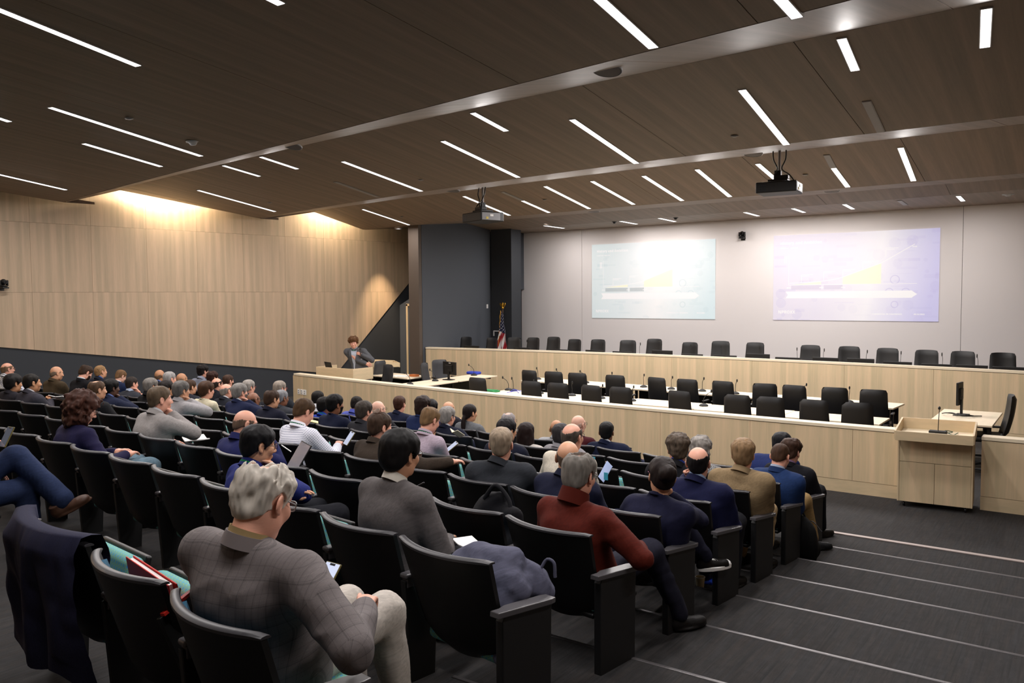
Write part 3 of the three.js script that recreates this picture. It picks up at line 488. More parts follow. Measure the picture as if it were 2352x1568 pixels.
{
  const t = thing('exit_sign', 'red lit exit sign half hidden by the column', 'exit sign', null, [-16.52, 2.74, -18.26]); const c = document.createElement('canvas'); c.width = 128; c.height = 64; const g = c.getContext('2d'); g.fillStyle = '#2a0204'; g.fillRect(0, 0, 128, 64); g.fillStyle = '#ff2a2a'; g.font = 'bold 46px sans-serif'; g.textAlign = 'center'; g.fillText('EXIT', 64, 49); const tx = new THREE.CanvasTexture(c); tx.colorSpace = THREE.SRGBColorSpace;
  part('case', box(.34, .2, .05, 0, 0, 0, .01), M.fittingOff, t); part('face', box(.31, .17, .004, 0, 0, .028), std({ color: 0x110000, emissive: 0xffffff, emissiveMap: tx, emissiveIntensity: 1 }), t);
}
{ const o = solo('switch_plate', merge([box(.008, .12, .075, -14.995, 2.37, -19.75, .003), box(.008, .05, .02, -14.989, 2.37, -19.75)]), M.paper, 'white switch plate on the grey wall beside the pier', 'switch'); }
solo('wall_bracket', merge([box(.3, .03, .03, -14.7, 1.62, -19.86, .006), box(.03, .16, .03, -14.84, 1.55, -19.86, .006)]), M.paper, 'white angled bracket on the dark pier behind the dais chairs', 'bracket');
// ---------------------------------------------------------------- surface mesher for soft shapes (surface nets on the shell of a distance field)
const smin = (a, b, k) => { const h = Math.max(k - Math.abs(a - b), 0) / k; return Math.min(a, b) - h * h * k * .25; };
function netMesh(f, lo, hi, h, colour) {
  const nx = Math.ceil((hi[0] - lo[0]) / h) + 1, ny = Math.ceil((hi[1] - lo[1]) / h) + 1, nz = Math.ceil((hi[2] - lo[2]) / h) + 1, S = nx * ny * nz, val = new Float32Array(S).fill(9), B = 6;
  const id = (i, j, k) => (k * ny + j) * nx + i;
  for (let k0 = 0; k0 < nz; k0 += B) for (let j0 = 0; j0 < ny; j0 += B) for (let i0 = 0; i0 < nx; i0 += B) {
    const c = f(lo[0] + (i0 + B / 2) * h, lo[1] + (j0 + B / 2) * h, lo[2] + (k0 + B / 2) * h);
    const far = Math.abs(c) > B * h * 1.35 + .02;
    for (let k = k0; k < Math.min(nz, k0 + B); k++) for (let j = j0; j < Math.min(ny, j0 + B); j++) for (let i = i0; i < Math.min(nx, i0 + B); i++) val[id(i, j, k)] = far ? c : f(lo[0] + i * h, lo[1] + j * h, lo[2] + k * h);
  }
  const vid = new Int32Array(S).fill(-1), pos = [], idx = [];
  for (let k = 0; k < nz - 1; k++) for (let j = 0; j < ny - 1; j++) for (let i = 0; i < nx - 1; i++) {
    let m = 0, sx = 0, sy = 0, sz = 0, n = 0; const v = [];
    for (let c = 0; c < 8; c++) { const q = val[id(i + (c & 1), j + ((c >> 1) & 1), k + (c >> 2))]; v.push(q); if (q < 0) m |= 1 << c; }
    if (m === 0 || m === 255) continue;
    for (let a = 0; a < 8; a++) for (let b = 1; b < 8; b <<= 1) { if (a & b) continue; const e = a | b; if ((v[a] < 0) === (v[e] < 0)) continue; const t = v[a] / (v[a] - v[e]); sx += (a & 1) + (b === 1 ? t : 0); sy += ((a >> 1) & 1) + (b === 2 ? t : 0); sz += (a >> 2) + (b === 4 ? t : 0); n++; }
    vid[id(i, j, k)] = pos.length / 3; pos.push(lo[0] + (i + sx / n) * h, lo[1] + (j + sy / n) * h, lo[2] + (k + sz / n) * h);
  }
  const q = (a, b, c, d, flip) => { if (a < 0 || b < 0 || c < 0 || d < 0) return; if (flip) idx.push(a, c, b, a, d, c); else idx.push(a, b, c, a, c, d); };
  for (let k = 1; k < nz - 1; k++) for (let j = 1; j < ny - 1; j++) for (let i = 1; i < nx - 1; i++) {
    const o = val[id(i, j, k)] < 0;
    if (o !== val[id(i + 1, j, k)] < 0) q(vid[id(i, j - 1, k - 1)], vid[id(i, j, k - 1)], vid[id(i, j, k)], vid[id(i, j - 1, k)], !o);
    if (o !== val[id(i, j + 1, k)] < 0) q(vid[id(i - 1, j, k - 1)], vid[id(i - 1, j, k)], vid[id(i, j, k)], vid[id(i, j, k - 1)], !o);
    if (o !== val[id(i, j, k + 1)] < 0) q(vid[id(i - 1, j - 1, k)], vid[id(i, j - 1, k)], vid[id(i, j, k)], vid[id(i - 1, j, k)], !o);
  }
  const g = new THREE.BufferGeometry(); g.setAttribute('position', new THREE.Float32BufferAttribute(pos, 3)); g.setIndex(idx); g.computeVertexNormals();
  const uv = new Float32Array(pos.length / 3 * 2); for (let i = 0; i < pos.length / 3; i++) { uv[2 * i] = pos[3 * i] + .6 * pos[3 * i + 2]; uv[2 * i + 1] = pos[3 * i + 1] + .35 * pos[3 * i + 2]; } g.setAttribute('uv', new THREE.BufferAttribute(uv, 2));
  if (colour) { const c = new Float32Array(pos.length); for (let i = 0; i < pos.length; i += 3) { const w = colour(pos[i], pos[i + 1], pos[i + 2]); c[i] = w[0]; c[i + 1] = w[1]; c[i + 2] = w[2]; } g.setAttribute('color', new THREE.BufferAttribute(c, 3)); }
  return g;
}
// distance primitives
function cone(x, y, z, a, b, ra, rb) {                 // tapered capsule
  const bx = b[0] - a[0], by = b[1] - a[1], bz = b[2] - a[2], px = x - a[0], py = y - a[1], pz = z - a[2], t = clamp((px * bx + py * by + pz * bz) / (bx * bx + by * by + bz * bz + 1e-9), 0, 1);
  const dx = px - bx * t, dy = py - by * t, dz = pz - bz * t; return Math.sqrt(dx * dx + dy * dy + dz * dz) - ra - (rb - ra) * t;
}
function ell(x, y, z, c, r) { const a = (x - c[0]) / r[0], b = (y - c[1]) / r[1], d = (z - c[2]) / r[2], k0 = Math.sqrt(a * a + b * b + d * d), k1 = Math.sqrt((a / r[0]) ** 2 + (b / r[1]) ** 2 + (d / r[2]) ** 2); return k0 < 1e-6 ? -Math.min(...r) : k0 * (k0 - 1) / k1; }
// ---------------------------------------------------------------- heads: origin at the head's centre, facing -z
function cranium(x, y, z, o) { return ell(x, y, z, [0, .028, .014], [.0765 * o.w, .089, .097]); }
function headField(o) {
  return (x, y, z) => {
    const ax = Math.abs(x);
    let d = cranium(x, y, z, o);
    d = smin(d, ell(x, y, z, [0, -.035, -.032], [.060 * o.w, .080, .060]), .035);
    d = smin(d, ell(ax, y, z, [.043 * o.jaw, -.068, -.004], [.022, .034, .036]), .03);
    d = smin(d, ell(x, y, z, [0, -.099, -.062], [.022 * o.jaw, .017, .018]), .03);
    d = smin(d, cone(ax, y, z, [.012, .030, -.082], [.05, .028, -.062], .012, .011), .016);
    d = -smin(-d, -(-ell(ax, y, z, [.031, .006, -.094], [.019, .013, .014])), .012);
    d = smin(d, ell(ax, y, z, [.031, .006, -.077], [.0135, .0125, .012]), .004);
    d = smin(d, cone(x, y, z, [0, .012, -.089], [0, -.032, -.110], .009, .013), .014);
    d = smin(d, ell(ax, y, z, [.012, -.037, -.099], [.009, .008, .011]), .008);
    d = smin(d, ell(x, y, z, [0, -.066, -.088], [.024, .006, .011]), .008);
    d = smin(d, ell(x, y, z, [0, -.077, -.085], [.020, .007, .011]), .008);
    d = smin(d, ell(ax, y, z, [.046, -.025, -.062], [.02, .022, .02]), .025);
    // ear: a tilted shell with a hollow
    const ex = ax - .079 * o.w, ey = y + .004, ez = z - .006, c = .94, s = .34, e1 = ex * c - ez * s, e2 = ex * s + ez * c;
    let e = ell(e1, ey, e2, [0, 0, .012], [.008, .034, .021]); e = Math.min(e, ell(e1, ey, e2, [0, -.024, .004], [.007, .012, .010])); e = Math.max(e, -ell(e1, ey, e2, [.009, .004, .008], [.007, .02, .011]));
    d = smin(d, e, .008);
    d = smin(d, cone(x, y, z, [0, -.06, .028], [0, -.125, .036], .054 * o.neck, .052 * o.neck), .035);
    if (o.chinFat) d = smin(d, ell(x, y, z, [0, -.112, -.02], [.05, .03, .045]), .03);
    return d;
  };
}
const HEAD = { a: { w: 1, jaw: 1, neck: 1 }, b: { w: 1.05, jaw: 1.15, neck: 1.16, chinFat: 1 }, f: { w: .96, jaw: .84, neck: .82 } };
const cache = {};
const once = (k, fn) => cache[k] ?? (cache[k] = fn());
const headGeo = (t, near) => once('head' + t + near, () => netMesh(headField(HEAD[t]), [-.125, -.235, -.145], [.125, .135, .135], near > 1 ? .0038 : near > 0 ? .0058 : near < 0 ? .0105 : .0085));
// ---------------------------------------------------------------- hair
// line(z): height of the hairline; th: thickness; opt: cut of the bald top, extra masses
function hairField(st) {
  const o = HEAD.a;
  return (x, y, z) => {
    const ax = Math.abs(x), n1 = noise3(x * 75, y * 26, z * 75), n2 = noise3(x * 28 + 5, y * 14, z * 28), rough = st.rough ?? 1;
    const hairline = z < -.02 ? .0 + (z + .02) / -.075 * (st.front ?? .072) : z < .05 ? -.012 - (z + .02) * .25 : -.03 - (z - .05) * (st.nape ?? .9);
    let t = st.th * (1 + .25 * n2 * rough); if (st.top) t += st.top * smooth(.03, .10, y); if (st.side) t -= st.side * smooth(.03, -.02, y);
    let d = cranium(x, y, z, o) - t - .0035 * n1 * rough;
    d = smin(d, ell(x, y, z, [0, -.03, .05], [.058 + t * .6, .06, .055 + t * .6]), .03);          // back of the neck
    let cut = hairline - y;
    if (ax > .066) cut = Math.max(cut, -ell(ax, y, z, [.085, -.004, .014], [.022, .042, .026]));   // clear of the ears
    if (st.bald) { const b = ell(x, y, z, [0, .13, st.bald[2] ?? -.01], [st.bald[0], st.bald[1], st.bald[3] ?? .1]); cut = Math.max(cut, -b - (st.tuft ?? .004) * n2 - (st.tuft ?? 0) * .5 * n1); }
    d = Math.max(d, cut * .8);
    d = Math.max(d, -(cranium(x, y, z, o) + .006));
    if (st.mass) for (const [c, r, k] of st.mass) d = smin(d, ell(x, y, z, c, r) - (.006 * n2 + .003 * n1) * rough * (st.curl ?? 1), k ?? .02);
    if (st.curl) d -= .010 * st.curl * noise3(x * 34, y * 34, z * 34) ;
    if (st.face) d = Math.max(d, -ell(x, y, z, [0, -.045, -.075], st.face));
    return d;
  };
}
const HAIR = {
  short: { th: .013, top: .010, side: .004 }, crop: { th: .007, top: .004, side: .002 }, thick: { th: .020, top: .012, side: .0, nape: 1.1, front: .055 }, bowl: { th: .026, top: .010, nape: 1.25, front: .04, rough: .7 },
  thin: { th: .011, top: .004, side: .003, bald: [.05, .045, .02, .06] }, receding: { th: .012, top: .008, front: .10, bald: [.062, .055, -.07, .05] },
  ring: { th: .010, side: .002, bald: [.085, .125, .02, .135] }, ringthin: { th: .005, rough: .5, side: .001, bald: [.095, .15, .02, .15] }, crown: { th: .017, top: .010, bald: [.042, .05, .03, .055] },
  white: { th: .018, top: .008, side: .004, bald: [.058, .078, .05, .075], tuft: .012, rough: 2.2, nape: 1.0 }, wavy: { th: .020, top: .020, rough: 1.8, curl: .5, front: .05 }, mop: { th: .028, top: .026, rough: 2.4, curl: 1.5, front: .05, mass: [[[-.03, .105, -.075], [.045, .028, .035], .03], [[.04, .10, -.06], [.04, .03, .04], .03]] },
  curlybig: { th: .045, top: .012, rough: 1.6, curl: 1.5, front: .045, mass: [[[0, -.005, .035], [.118, .13, .105], .04], [[.085, -.075, .02], [.05, .075, .075], .04], [[-.085, -.075, .02], [.05, .075, .075], .04], [[0, -.11, .07], [.09, .07, .06], .04]], face: [.066, .105, .09] },
  curlyshort: { th: .026, top: .012, rough: 1.6, curl: 1.0, front: .05, nape: 1.0, mass: [[[0, -.02, .05], [.085, .08, .075], .04]], face: [.068, .11, .09] },
  wob: { th: .024, top: .010, rough: 1.3, curl: .4, front: .05, mass: [[[0, -.06, .055], [.082, .09, .06], .04], [[.07, -.06, .02], [.03, .06, .045], .03], [[-.07, -.06, .02], [.03, .06, .045], .03]], face: [.066, .115, .09] },
  long: { th: .020, top: .006, rough: .8, front: .05, mass: [[[0, -.06, .06], [.095, .16, .06], .04], [[0, -.22, .085], [.105, .19, .042], .05], [[.07, -.10, .02], [.035, .14, .05], .03], [[-.07, -.10, .02], [.035, .14, .05], .03]], face: [.06, .14, .09] },
  tail: { th: .012, top: .006, rough: .7, front: .05, mass: [[[0, -.045, .10], [.026, .03, .03], .02], [[0, -.13, .135], [.032, .10, .030], .03], [[0, -.24, .13], [.026, .09, .024], .03]] },
  bun: { th: .014, top: .006, rough: .8, front: .05, mass: [[[0.012, .045, .128], [.058, .055, .048], .012]] },
};
function hairGeo(style, near) {
  return once('hair' + style + near, () => {
    const st = HAIR[style], big = st.mass ? .2 : .13, low = style === 'long' ? -.45 : style === 'tail' ? -.36 : st.mass ? -.25 : -.15, R = .58;
    return netMesh(hairField(st), [-big, low, -.16], [big, .19, .21], near > 1 ? .0034 : near > 0 ? .0056 : near < 0 ? .0105 : .0085, (x, y, z) => {
      const a = noise3(x * 110, y * 30, z * 110), b = noise3(x * 45 + 9, y * 12, z * 45), k = 1 + .26 * a + .22 * b; return [k, k, k];
    });
  });
}
// ---------------------------------------------------------------- hands: wrist at the origin, fingers along -z, palm facing -y, thumb on +x
function handField(curl, spread, thumbIn) {
  const F = [];
  const names = [[.030, .072, .0092], [.010, .079, .0095], [-.010, .074, .0090], [-.029, .058, .0080]];
  names.forEach(([bx, len, r], i) => {
    const c = curl[i] ?? curl[0]; let p = [bx, .004, -.088 + Math.abs(bx - .008) * .25], a = c * .55, sp = (bx / .03) * spread; const L = [len * .45, len * .32, len * .26];
    for (let k = 0; k < 3; k++) { const n = [p[0] + Math.sin(sp) * L[k] * Math.cos(a), p[1] - Math.sin(a) * L[k], p[2] - Math.cos(a) * Math.cos(sp) * L[k]]; F.push([p, n, r * (1 - k * .09), r * (.93 - k * .09)]); p = n; a += c * (k ? .75 : .95); }
  });
  const t0 = [.026, -.006, -.022], t1 = [.052 - thumbIn * .014, -.018 - thumbIn * .012, -.052], t2 = [.062 - thumbIn * .03, -.026 - thumbIn * .016, -.082], t3 = [.064 - thumbIn * .044, -.03 - thumbIn * .016, -.106];
  const T = [[t0, t1, .0155, .012], [t1, t2, .012, .0105], [t2, t3, .0105, .0085]];
  return (x, y, z) => {
    let d = cone(x, y, z, [0, 0, .03], [0, 0, -.02], .026, .026); d = Math.max(d, Math.abs(y) - .021);
    let p = cone(x * .9, y, z, [.016, 0, -.03], [.022, .002, -.084], .017, .0125); p = smin(p, cone(x, y, z, [-.012, 0, -.03], [-.024, .001, -.076], .016, .0115), .02); p = smin(p, cone(x, y, z, [.0, .001, -.03], [0, .003, -.086], .016, .012), .02);
    d = smin(d, p, .03);
    let th = 9; for (const s of T) th = smin(th, cone(x, y, z, ...s), .006); d = smin(d, th, .014);
    let fg = 9; for (const s of F) fg = Math.min(fg, cone(x, y, z, ...s)); return smin(d, fg, .005);
  };
}
const HANDS = { rest: [[.35, .4, .45, .5], .12, .3], grip: [[.95, 1.0, 1.05, 1.1], .02, 1], fist: [[1.25, 1.3, 1.32, 1.35], .0, 1.1], type: [[.25, .75, .8, .85], .08, .6] };
function handGeo(kind, side, near) {
  return once('hand' + kind + side + near, () => { const f = handField(...HANDS[kind]), s = side; return netMesh((x, y, z) => f(x * s, y, z), [-.09, -.1, -.2], [.09, .05, .04], near ? .0040 : .0078); });
}
const shoeField = (x, y, z) => {                        // heel at z = .07, toe at z = -.19, sole on y = 0
  const w = 1 - .25 * smooth(.0, .07, z); let d = cone(x / w, y, z, [0, .035, .045], [0, .032, -.05], .036, .040); d = smin(d, ell(x, y, z, [.004, .030, -.115], [.047, .036, .075]), .03); d = smin(d, cone(x, y, z, [0, .05, .035], [0, .10, .03], .036, .042), .03); d = Math.max(d, -(y - .012)); d = Math.max(d, y - .1);
  let s = Math.max(ell(x, 0, z, [.002, 0, -.062], [.05, .1, .135]) * 1, Math.abs(y - .009) - .009); return Math.min(d, s);
};
const shoeGeo = (near) => once('shoe' + near, () => netMesh(shoeField, [-.07, -.01, -.22], [.07, .13, .1], near ? .0075 : .015));
// ---------------------------------------------------------------- people
const SKIN = { pale: 0xdcab95, pink: 0xd59b84, mid: 0xc69272, tan: 0xb27f5c, brown: 0x7c4f37, dark: 0x4f3122 };
const skinBump = dataTex(256, 256, (u, v, i, j) => { const k = 128 + 40 * noise2p(u * 60, v * 60, 60, 60) + 30 * (hash3(i, j, 5) - .5); return [k, k, k]; }, false); skinBump.repeat.set(8, 8);
const skinMat = (k) => once('skin' + k, () => std({ color: SKIN[k], roughness: .52, bumpMap: skinBump, bumpScale: .0006 }));
const hairMat = (hex) => once('hairmat' + hex, () => new THREE.MeshPhysicalMaterial({ color: hex, roughness: .6, specularIntensity: .35, vertexColors: true }));
const weave = dataTex(256, 256, (u, v, i, j) => { const k = 232 + 14 * Math.sin(u * Math.PI * 2 * 64) * Math.sin(v * Math.PI * 2 * 64) + 26 * (hash3(i, j, 21) - .5) + 14 * noise2p(u * 24, v * 24, 24, 24); return [k, k, k]; });
weave.repeat.set(6, 6);
const clothMat = (hex, rough = .85) => once('cloth' + hex, () => new THREE.MeshPhysicalMaterial({ color: hex, map: weave, bumpMap: weave, bumpScale: .0006, roughness: rough, specularIntensity: .3 }));
function patternMat(kind) {
  return once('pat' + kind, () => {
    let t;
    if (kind === 'plaid') { t = dataTex(512, 512, (u, v, i, j) => { const ln = (a, p, w) => { const m = Math.abs(pmod(a - p + .5, 1) - .5); return m < w ? 1 : 0; }; let k = .92 + .20 * (hash3(i, j, 2) - .5) + .07 * noise2p(u * 90, v * 90, 90, 90); const a = ln(u, .25, .03) * .32 + ln(u, .33, .012) * .22 + ln(u, .75, .02) * .2; const b = ln(v, .25, .03) * .30 + ln(v, .33, .012) * .22 + ln(v, .75, .02) * .18; k *= 1 - a * .5 - b * .5; const l = ln(u, .5, .006) + ln(v, .5, .006); k *= 1 + .10 * l; return [106 * k, 98 * k, 98 * k]; }); t.repeat.set(13, 13); }
    if (kind === 'check') { t = dataTex(256, 256, (u, v) => { const e = Math.min(Math.abs(pmod(u * 4, 1) - .5), 9) < .075 || Math.abs(pmod(v * 4, 1) - .5) < .075, both = Math.abs(pmod(u * 4, 1) - .5) < .075 && Math.abs(pmod(v * 4, 1) - .5) < .075; return both ? [58, 66, 92] : e ? [112, 122, 150] : [226, 226, 236]; }); t.repeat.set(14, 14); }
    if (kind === 'knit') { t = dataTex(256, 256, (u, v, i, j) => { const k = hash3(i >> 2, j >> 2, 4) > .58 ? 165 : 46; return [k, k, k]; }); t.repeat.set(4, 4); }
    if (kind === 'floral') { t = dataTex(256, 256, (u, v) => { const n = noise2p(u * 26, v * 26, 26, 26) + .6 * noise2p(u * 52, v * 52, 52, 52); return n > .25 ? [74, 84, 112] : [206, 208, 216]; }); t.repeat.set(3, 3); }
    return std({ map: t, roughness: .85 });
  });
}
const eyeWhite = std({ color: 0xe6e0dc, roughness: .25 }), iris = std({ color: 0x2a1a10, roughness: .2 });
const eyeGeo = new THREE.SphereGeometry(.0118, 14, 10).scale(.9, .5, 1.02), irisGeo = new THREE.SphereGeometry(.0062, 10, 8).scale(1, .8, .9);
function browGeo() { return once('brow', () => merge([-1, 1].map((s) => tube([[s * .014, .029, -.0955], [s * .03, .034, -.089], [s * .05, .029, -.073]], .0038, 8, 5)))); }
function glassesParts(mat, p) {
  const fr = []; for (const s of [-1, 1]) { const c = [s * .033, .004, -.108], pts = []; for (let i = 0; i <= 20; i++) { const a = i / 20 * Math.PI * 2, cx = Math.cos(a), sy = Math.sin(a), q = Math.pow(Math.abs(cx) ** 4 + Math.abs(sy) ** 4, -.25); pts.push([c[0] + .025 * cx * q, c[1] + .018 * sy * q, c[2] + Math.abs(c[0] + .025 * cx * q) * .12]); } fr.push(tube(pts, .0022, 40, 6)); fr.push(tube([[s * .057, .010, -.100], [s * .078, .010, -.07], [s * .081, .012, .0], [s * .08, -.002, .018]], .0022, 14, 6)); }
  fr.push(tube([[-.01, .008, -.109], [0, .011, -.111], [.01, .008, -.109]], .002, 8, 6));
  const o = part('glasses', merge(fr), mat, p); const lens = []; for (const s of [-1, 1]) { const g = new THREE.CylinderGeometry(.023, .023, .0014, 20); g.rotateX(Math.PI / 2); g.scale(1, .75, 1); g.translate(s * .033, .004, -.105); lens.push(g); }
  part('lens', merge(lens), once('lensmat', () => new THREE.MeshPhysicalMaterial({ color: 0xffffff, transmission: 1, roughness: .03, thickness: 0 })), o);
}
const frameMat = { black: M.black, brown: std({ color: 0x3a2416, roughness: .4 }), metal: M.metal, pink: std({ color: 0x9c3f6c, roughness: .4 }), red: std({ color: 0x7a2a2a, roughness: .4 }) };

// seated by default: o.seat = [x, floor height, z of the seat-back top], o.head = head centre in the hall, turn: body heading
const sub3 = (a, b) => [a[0] - b[0], a[1] - b[1], a[2] - b[2]], add3 = (a, b, s = 1) => [a[0] + b[0] * s, a[1] + b[1] * s, a[2] + b[2] * s], len3 = (a) => Math.hypot(...a), nrm3 = (a) => { const l = len3(a) || 1; return [a[0] / l, a[1] / l, a[2] / l]; }, mix3 = (a, b, t) => [a[0] + (b[0] - a[0]) * t, a[1] + (b[1] - a[1]) * t, a[2] + (b[2] - a[2]) * t];
function ik(S, T, l1, l2, pole) { let d = sub3(T, S), L = len3(d); if (L < .2) l1 = l2 = (l1 + l2) / 2; const Lm = (l1 + l2) * .995; if (L > Lm) { T = add3(S, nrm3(d), Lm); d = sub3(T, S); L = Lm; } const u = nrm3(d), a = (l1 * l1 - l2 * l2 + L * L) / (2 * L), h = Math.sqrt(Math.max(0, l1 * l1 - a * a)); const pd = pole[0] * u[0] + pole[1] * u[1] + pole[2] * u[2], q = nrm3([pole[0] - u[0] * pd, pole[1] - u[1] * pd, pole[2] - u[2] * pd]); return [add3(add3(S, u, a), q, h), T]; }
function person(o) {
  const near = o.near ?? 0, root = thing('person', o.label, 'person', null, [o.pos[0], o.pos[1], o.pos[2]], o.turn || 0), rt = root.rotation.y;
  // head in local coordinates
  const toLocal = (p) => { const d = sub3(p, o.pos), c = Math.cos(-rt), s = Math.sin(-rt); return [d[0] * c + d[2] * s, d[1], -d[0] * s + d[2] * c]; };
  const H = toLocal(o.head), yaw = o.yaw || 0, pitch = o.pitch || 0, roll = o.roll || 0, hs = o.hs || 1;
  const hq = new THREE.Quaternion().setFromEuler(new THREE.Euler(-pitch, yaw, roll, 'YXZ'));
  const hm = new THREE.Matrix4().compose(V(...H), hq, V(hs, hs, hs)); const inHead = (v) => V(...v).applyMatrix4(hm).toArray();
  const neckTop = inHead([0, -.09, .034]), half = inHead([0, -.145, .045]); const nb = mix3(half, [H[0], H[1] - .15 * hs, H[2] + .06], .6);          // base of the neck
  const fat = o.fat || 1, sw = (o.sw || 1) * .192, stand = o.stand;
  const hipY = stand ? .93 : .52, pel = o.pel || [0, hipY, stand ? .0 : -.31];
  const C = add3(mix3(pel, nb, .62), [0, 0, .035]), Wst = add3(mix3(pel, nb, .27), [0, 0, .02]);
  const up = nrm3(sub3(nb, pel)); const bt = o.twist || 0, R = [Math.cos(bt), o.tilt || 0, -Math.sin(bt)], Fw = nrm3([up[1] * R[2] - up[2] * R[1], up[2] * R[0] - up[0] * R[2], up[0] * R[1] - up[1] * R[0]].map((v) => v));  // Fw points to the back
  const sh = (s) => add3(add3(nb, R, s * sw), up, -.065 - (o.droop || 0));
  const S = { l: sh(-1), r: sh(1) };
  // arms
  const arm = {}, AP = o.arms || ['lap', 'lap'];
  const target = (k, s) => {
    const f = stand ? 0 : 0;
    if (Array.isArray(k)) return [k[0], k[1] || 'rest', k[2]];
    if (k === 'lap') return [[s * .10, .655, -.56], 'rest', [s * .8, -.6, .5]];
    if (k === 'rest') return [[s * .29, .675, -.50], 'rest', [s * 1, -.3, .6]];
    if (k === 'phone') return [[s * .055, .78, -.54], 'grip', [s * .9, -.6, .4]];
    if (k === 'chin') return [inHead([s * .035, -.145, -.085]), 'fist', [s * 1.1, -1, -.3]];
    if (k === 'cheek') return [inHead([s * .075, -.13, -.055]), 'fist', [s * 1.1, -1, -.3]];
    if (k === 'cross') return [[-s * .10, S.l[1] - .22 - (s > 0 ? .03 : 0), S.l[2] - .22], 'rest', [s, -1, 0]];
    return [[s * .1, .66, -.5], 'rest', [s, -.5, .5]];
  };
  for (const [n, s, k] of [['l', -1, AP[0]], ['r', 1, AP[1]]]) { const [T, h, p] = target(k, s); const [E, W] = ik(S[n], T, .295 * (o.armL || 1), .265 * (o.armL || 1), p || [s, -.8, .4]); arm[n] = { S: S[n], E, W, h, s }; }
  // legs
  const K = {}; for (const [n, s] of [['l', -1], ['r', 1]]) { const L = o.legs && o.legs[n]; const hip = add3(pel, [s * .09, -.01, 0]); K[n] = { hip, knee: L ? L[0] : stand ? [s * .1, .49, -.02] : [s * .12, .53, -.76], ank: L ? L[1] : stand ? [s * .11, .10, .03] : [s * .12, .09, -.72], foot: (L && L[2]) ?? 0, roll: L && L[3] }; }
  const torso = (x, y, z, g) => {
    let d = cone(x, y, z, add3(pel, [-.075 * fat, 0, 0]), add3(pel, [.075 * fat, 0, 0]), .125 * fat + g, .125 * fat + g);
    d = smin(d, cone(x, y, z, add3(Wst, R, -.062 * fat), add3(Wst, R, .062 * fat), .115 * fat + g, .115 * fat + g), .10);
    if (fat > 1.05) d = smin(d, ell(x, y, z, add3(Wst, [0, 0, -.09]), [.16 * fat, .14, .13 * fat]), .08);
    d = smin(d, cone(x, y, z, add3(C, R, -.085), add3(C, R, .085), .122 + g, .122 + g), .10);
    const u = add3(nb, up, -.105); d = smin(d, cone(x, y, z, add3(u, R, -sw * .80), add3(u, R, sw * .80), .070 + g, .070 + g), .07);
    for (const n of ['l', 'r']) d = smin(d, cone(x, y, z, add3(nb, up, -.012), S[n], .046 + g * .7, .052 + g), .05);
    return d;
  };
  const armF = (x, y, z, n, g, stop) => { const a = arm[n], w = stop ? mix3(a.E, a.W, .93) : a.W; return smin(cone(x, y, z, a.S, a.E, .057 * (o.armR || 1) + g, .046 + g), cone(x, y, z, a.E, w, .047 + g, .030 + g * 1.05), .02); };
  const legF = (x, y, z, n, g) => { const k = K[n], b = add3(k.ank, nrm3(sub3(k.knee, k.ank)), g > 0 ? .02 : 0); return smin(cone(x, y, z, k.hip, k.knee, .094 * Math.sqrt(fat) + g, .066 + g), cone(x, y, z, k.knee, b, .065 + g, (o.flare || .046) + g), .03); };
  // bounds
  const P = [pel, nb, S.l, S.r, arm.l.E, arm.l.W, arm.r.E, arm.r.W, K.l.hip, K.r.hip], Q = [K.l.knee, K.r.knee, K.l.ank, K.r.ank, K.l.hip, K.r.hip, pel];
  const bounds = (A, m) => [[0, 1, 2].map((i) => Math.min(...A.map((p) => p[i])) - m), [0, 1, 2].map((i) => Math.max(...A.map((p) => p[i])) + m)];
  // ---- body: one skin surface
  const bodyG = netMesh((x, y, z) => { let d = torso(x, y, z, -.022); d = smin(d, cone(x, y, z, add3(nb, up, -.03), neckTop, .053 * (HEAD[o.type || 'a'].neck), .052 * (HEAD[o.type || 'a'].neck)), .03); for (const n of ['l', 'r']) { d = smin(d, armF(x, y, z, n, -.012, false), .03); d = smin(d, legF(x, y, z, n, -.014), .04); } return d; }, ...bounds([...P, ...Q, neckTop], .2), near > 1 ? .02 : near > 0 ? .026 : .034);
  const pieces = [bodyG]; const hg = headGeo(o.type || 'a', near).clone().applyMatrix4(hm); pieces.push(hg);
  for (const n of ['l', 'r']) {
    const a = arm[n], dir = V(...nrm3(sub3(a.W, a.E))), zAx = dir.clone().multiplyScalar(-1); let upv = a.h === 'fist' ? V(a.s * -.6, .2, -1) : AP[n === 'l' ? 0 : 1] === 'phone' ? V(a.s * .8, -.3, .3) : V(0, 1, 0);
    if (o.palm && o.palm[n]) upv = V(...o.palm[n]); let xAx = upv.clone().cross(zAx); if (xAx.length() < .05) xAx = V(1, 0, 0); xAx.normalize(); const yAx = zAx.clone().cross(xAx);
    const m = new THREE.Matrix4().makeBasis(xAx, yAx, zAx).setPosition(V(...a.W)); a.m = m;
    if (!(o.noHands)) pieces.push(handGeo(a.h, n === 'l' ? 1 : -1, near > 0 ? 1 : 0).clone().applyMatrix4(m));
  }
  pieces.forEach((g) => { g.deleteAttribute('color'); });
  part('body', mergeGeometries(pieces, false), skinMat(o.skin || 'pale'), root);
  // ---- head furniture
  const headGroup = (geo, name, mat) => { const m = part(name, geo, mat, root); m.position.set(...H); m.quaternion.copy(hq); m.scale.setScalar(hs); return m; };
  if (o.hair) headGroup(hairGeo(o.hair, near), 'hair', hairMat(o.hairC));
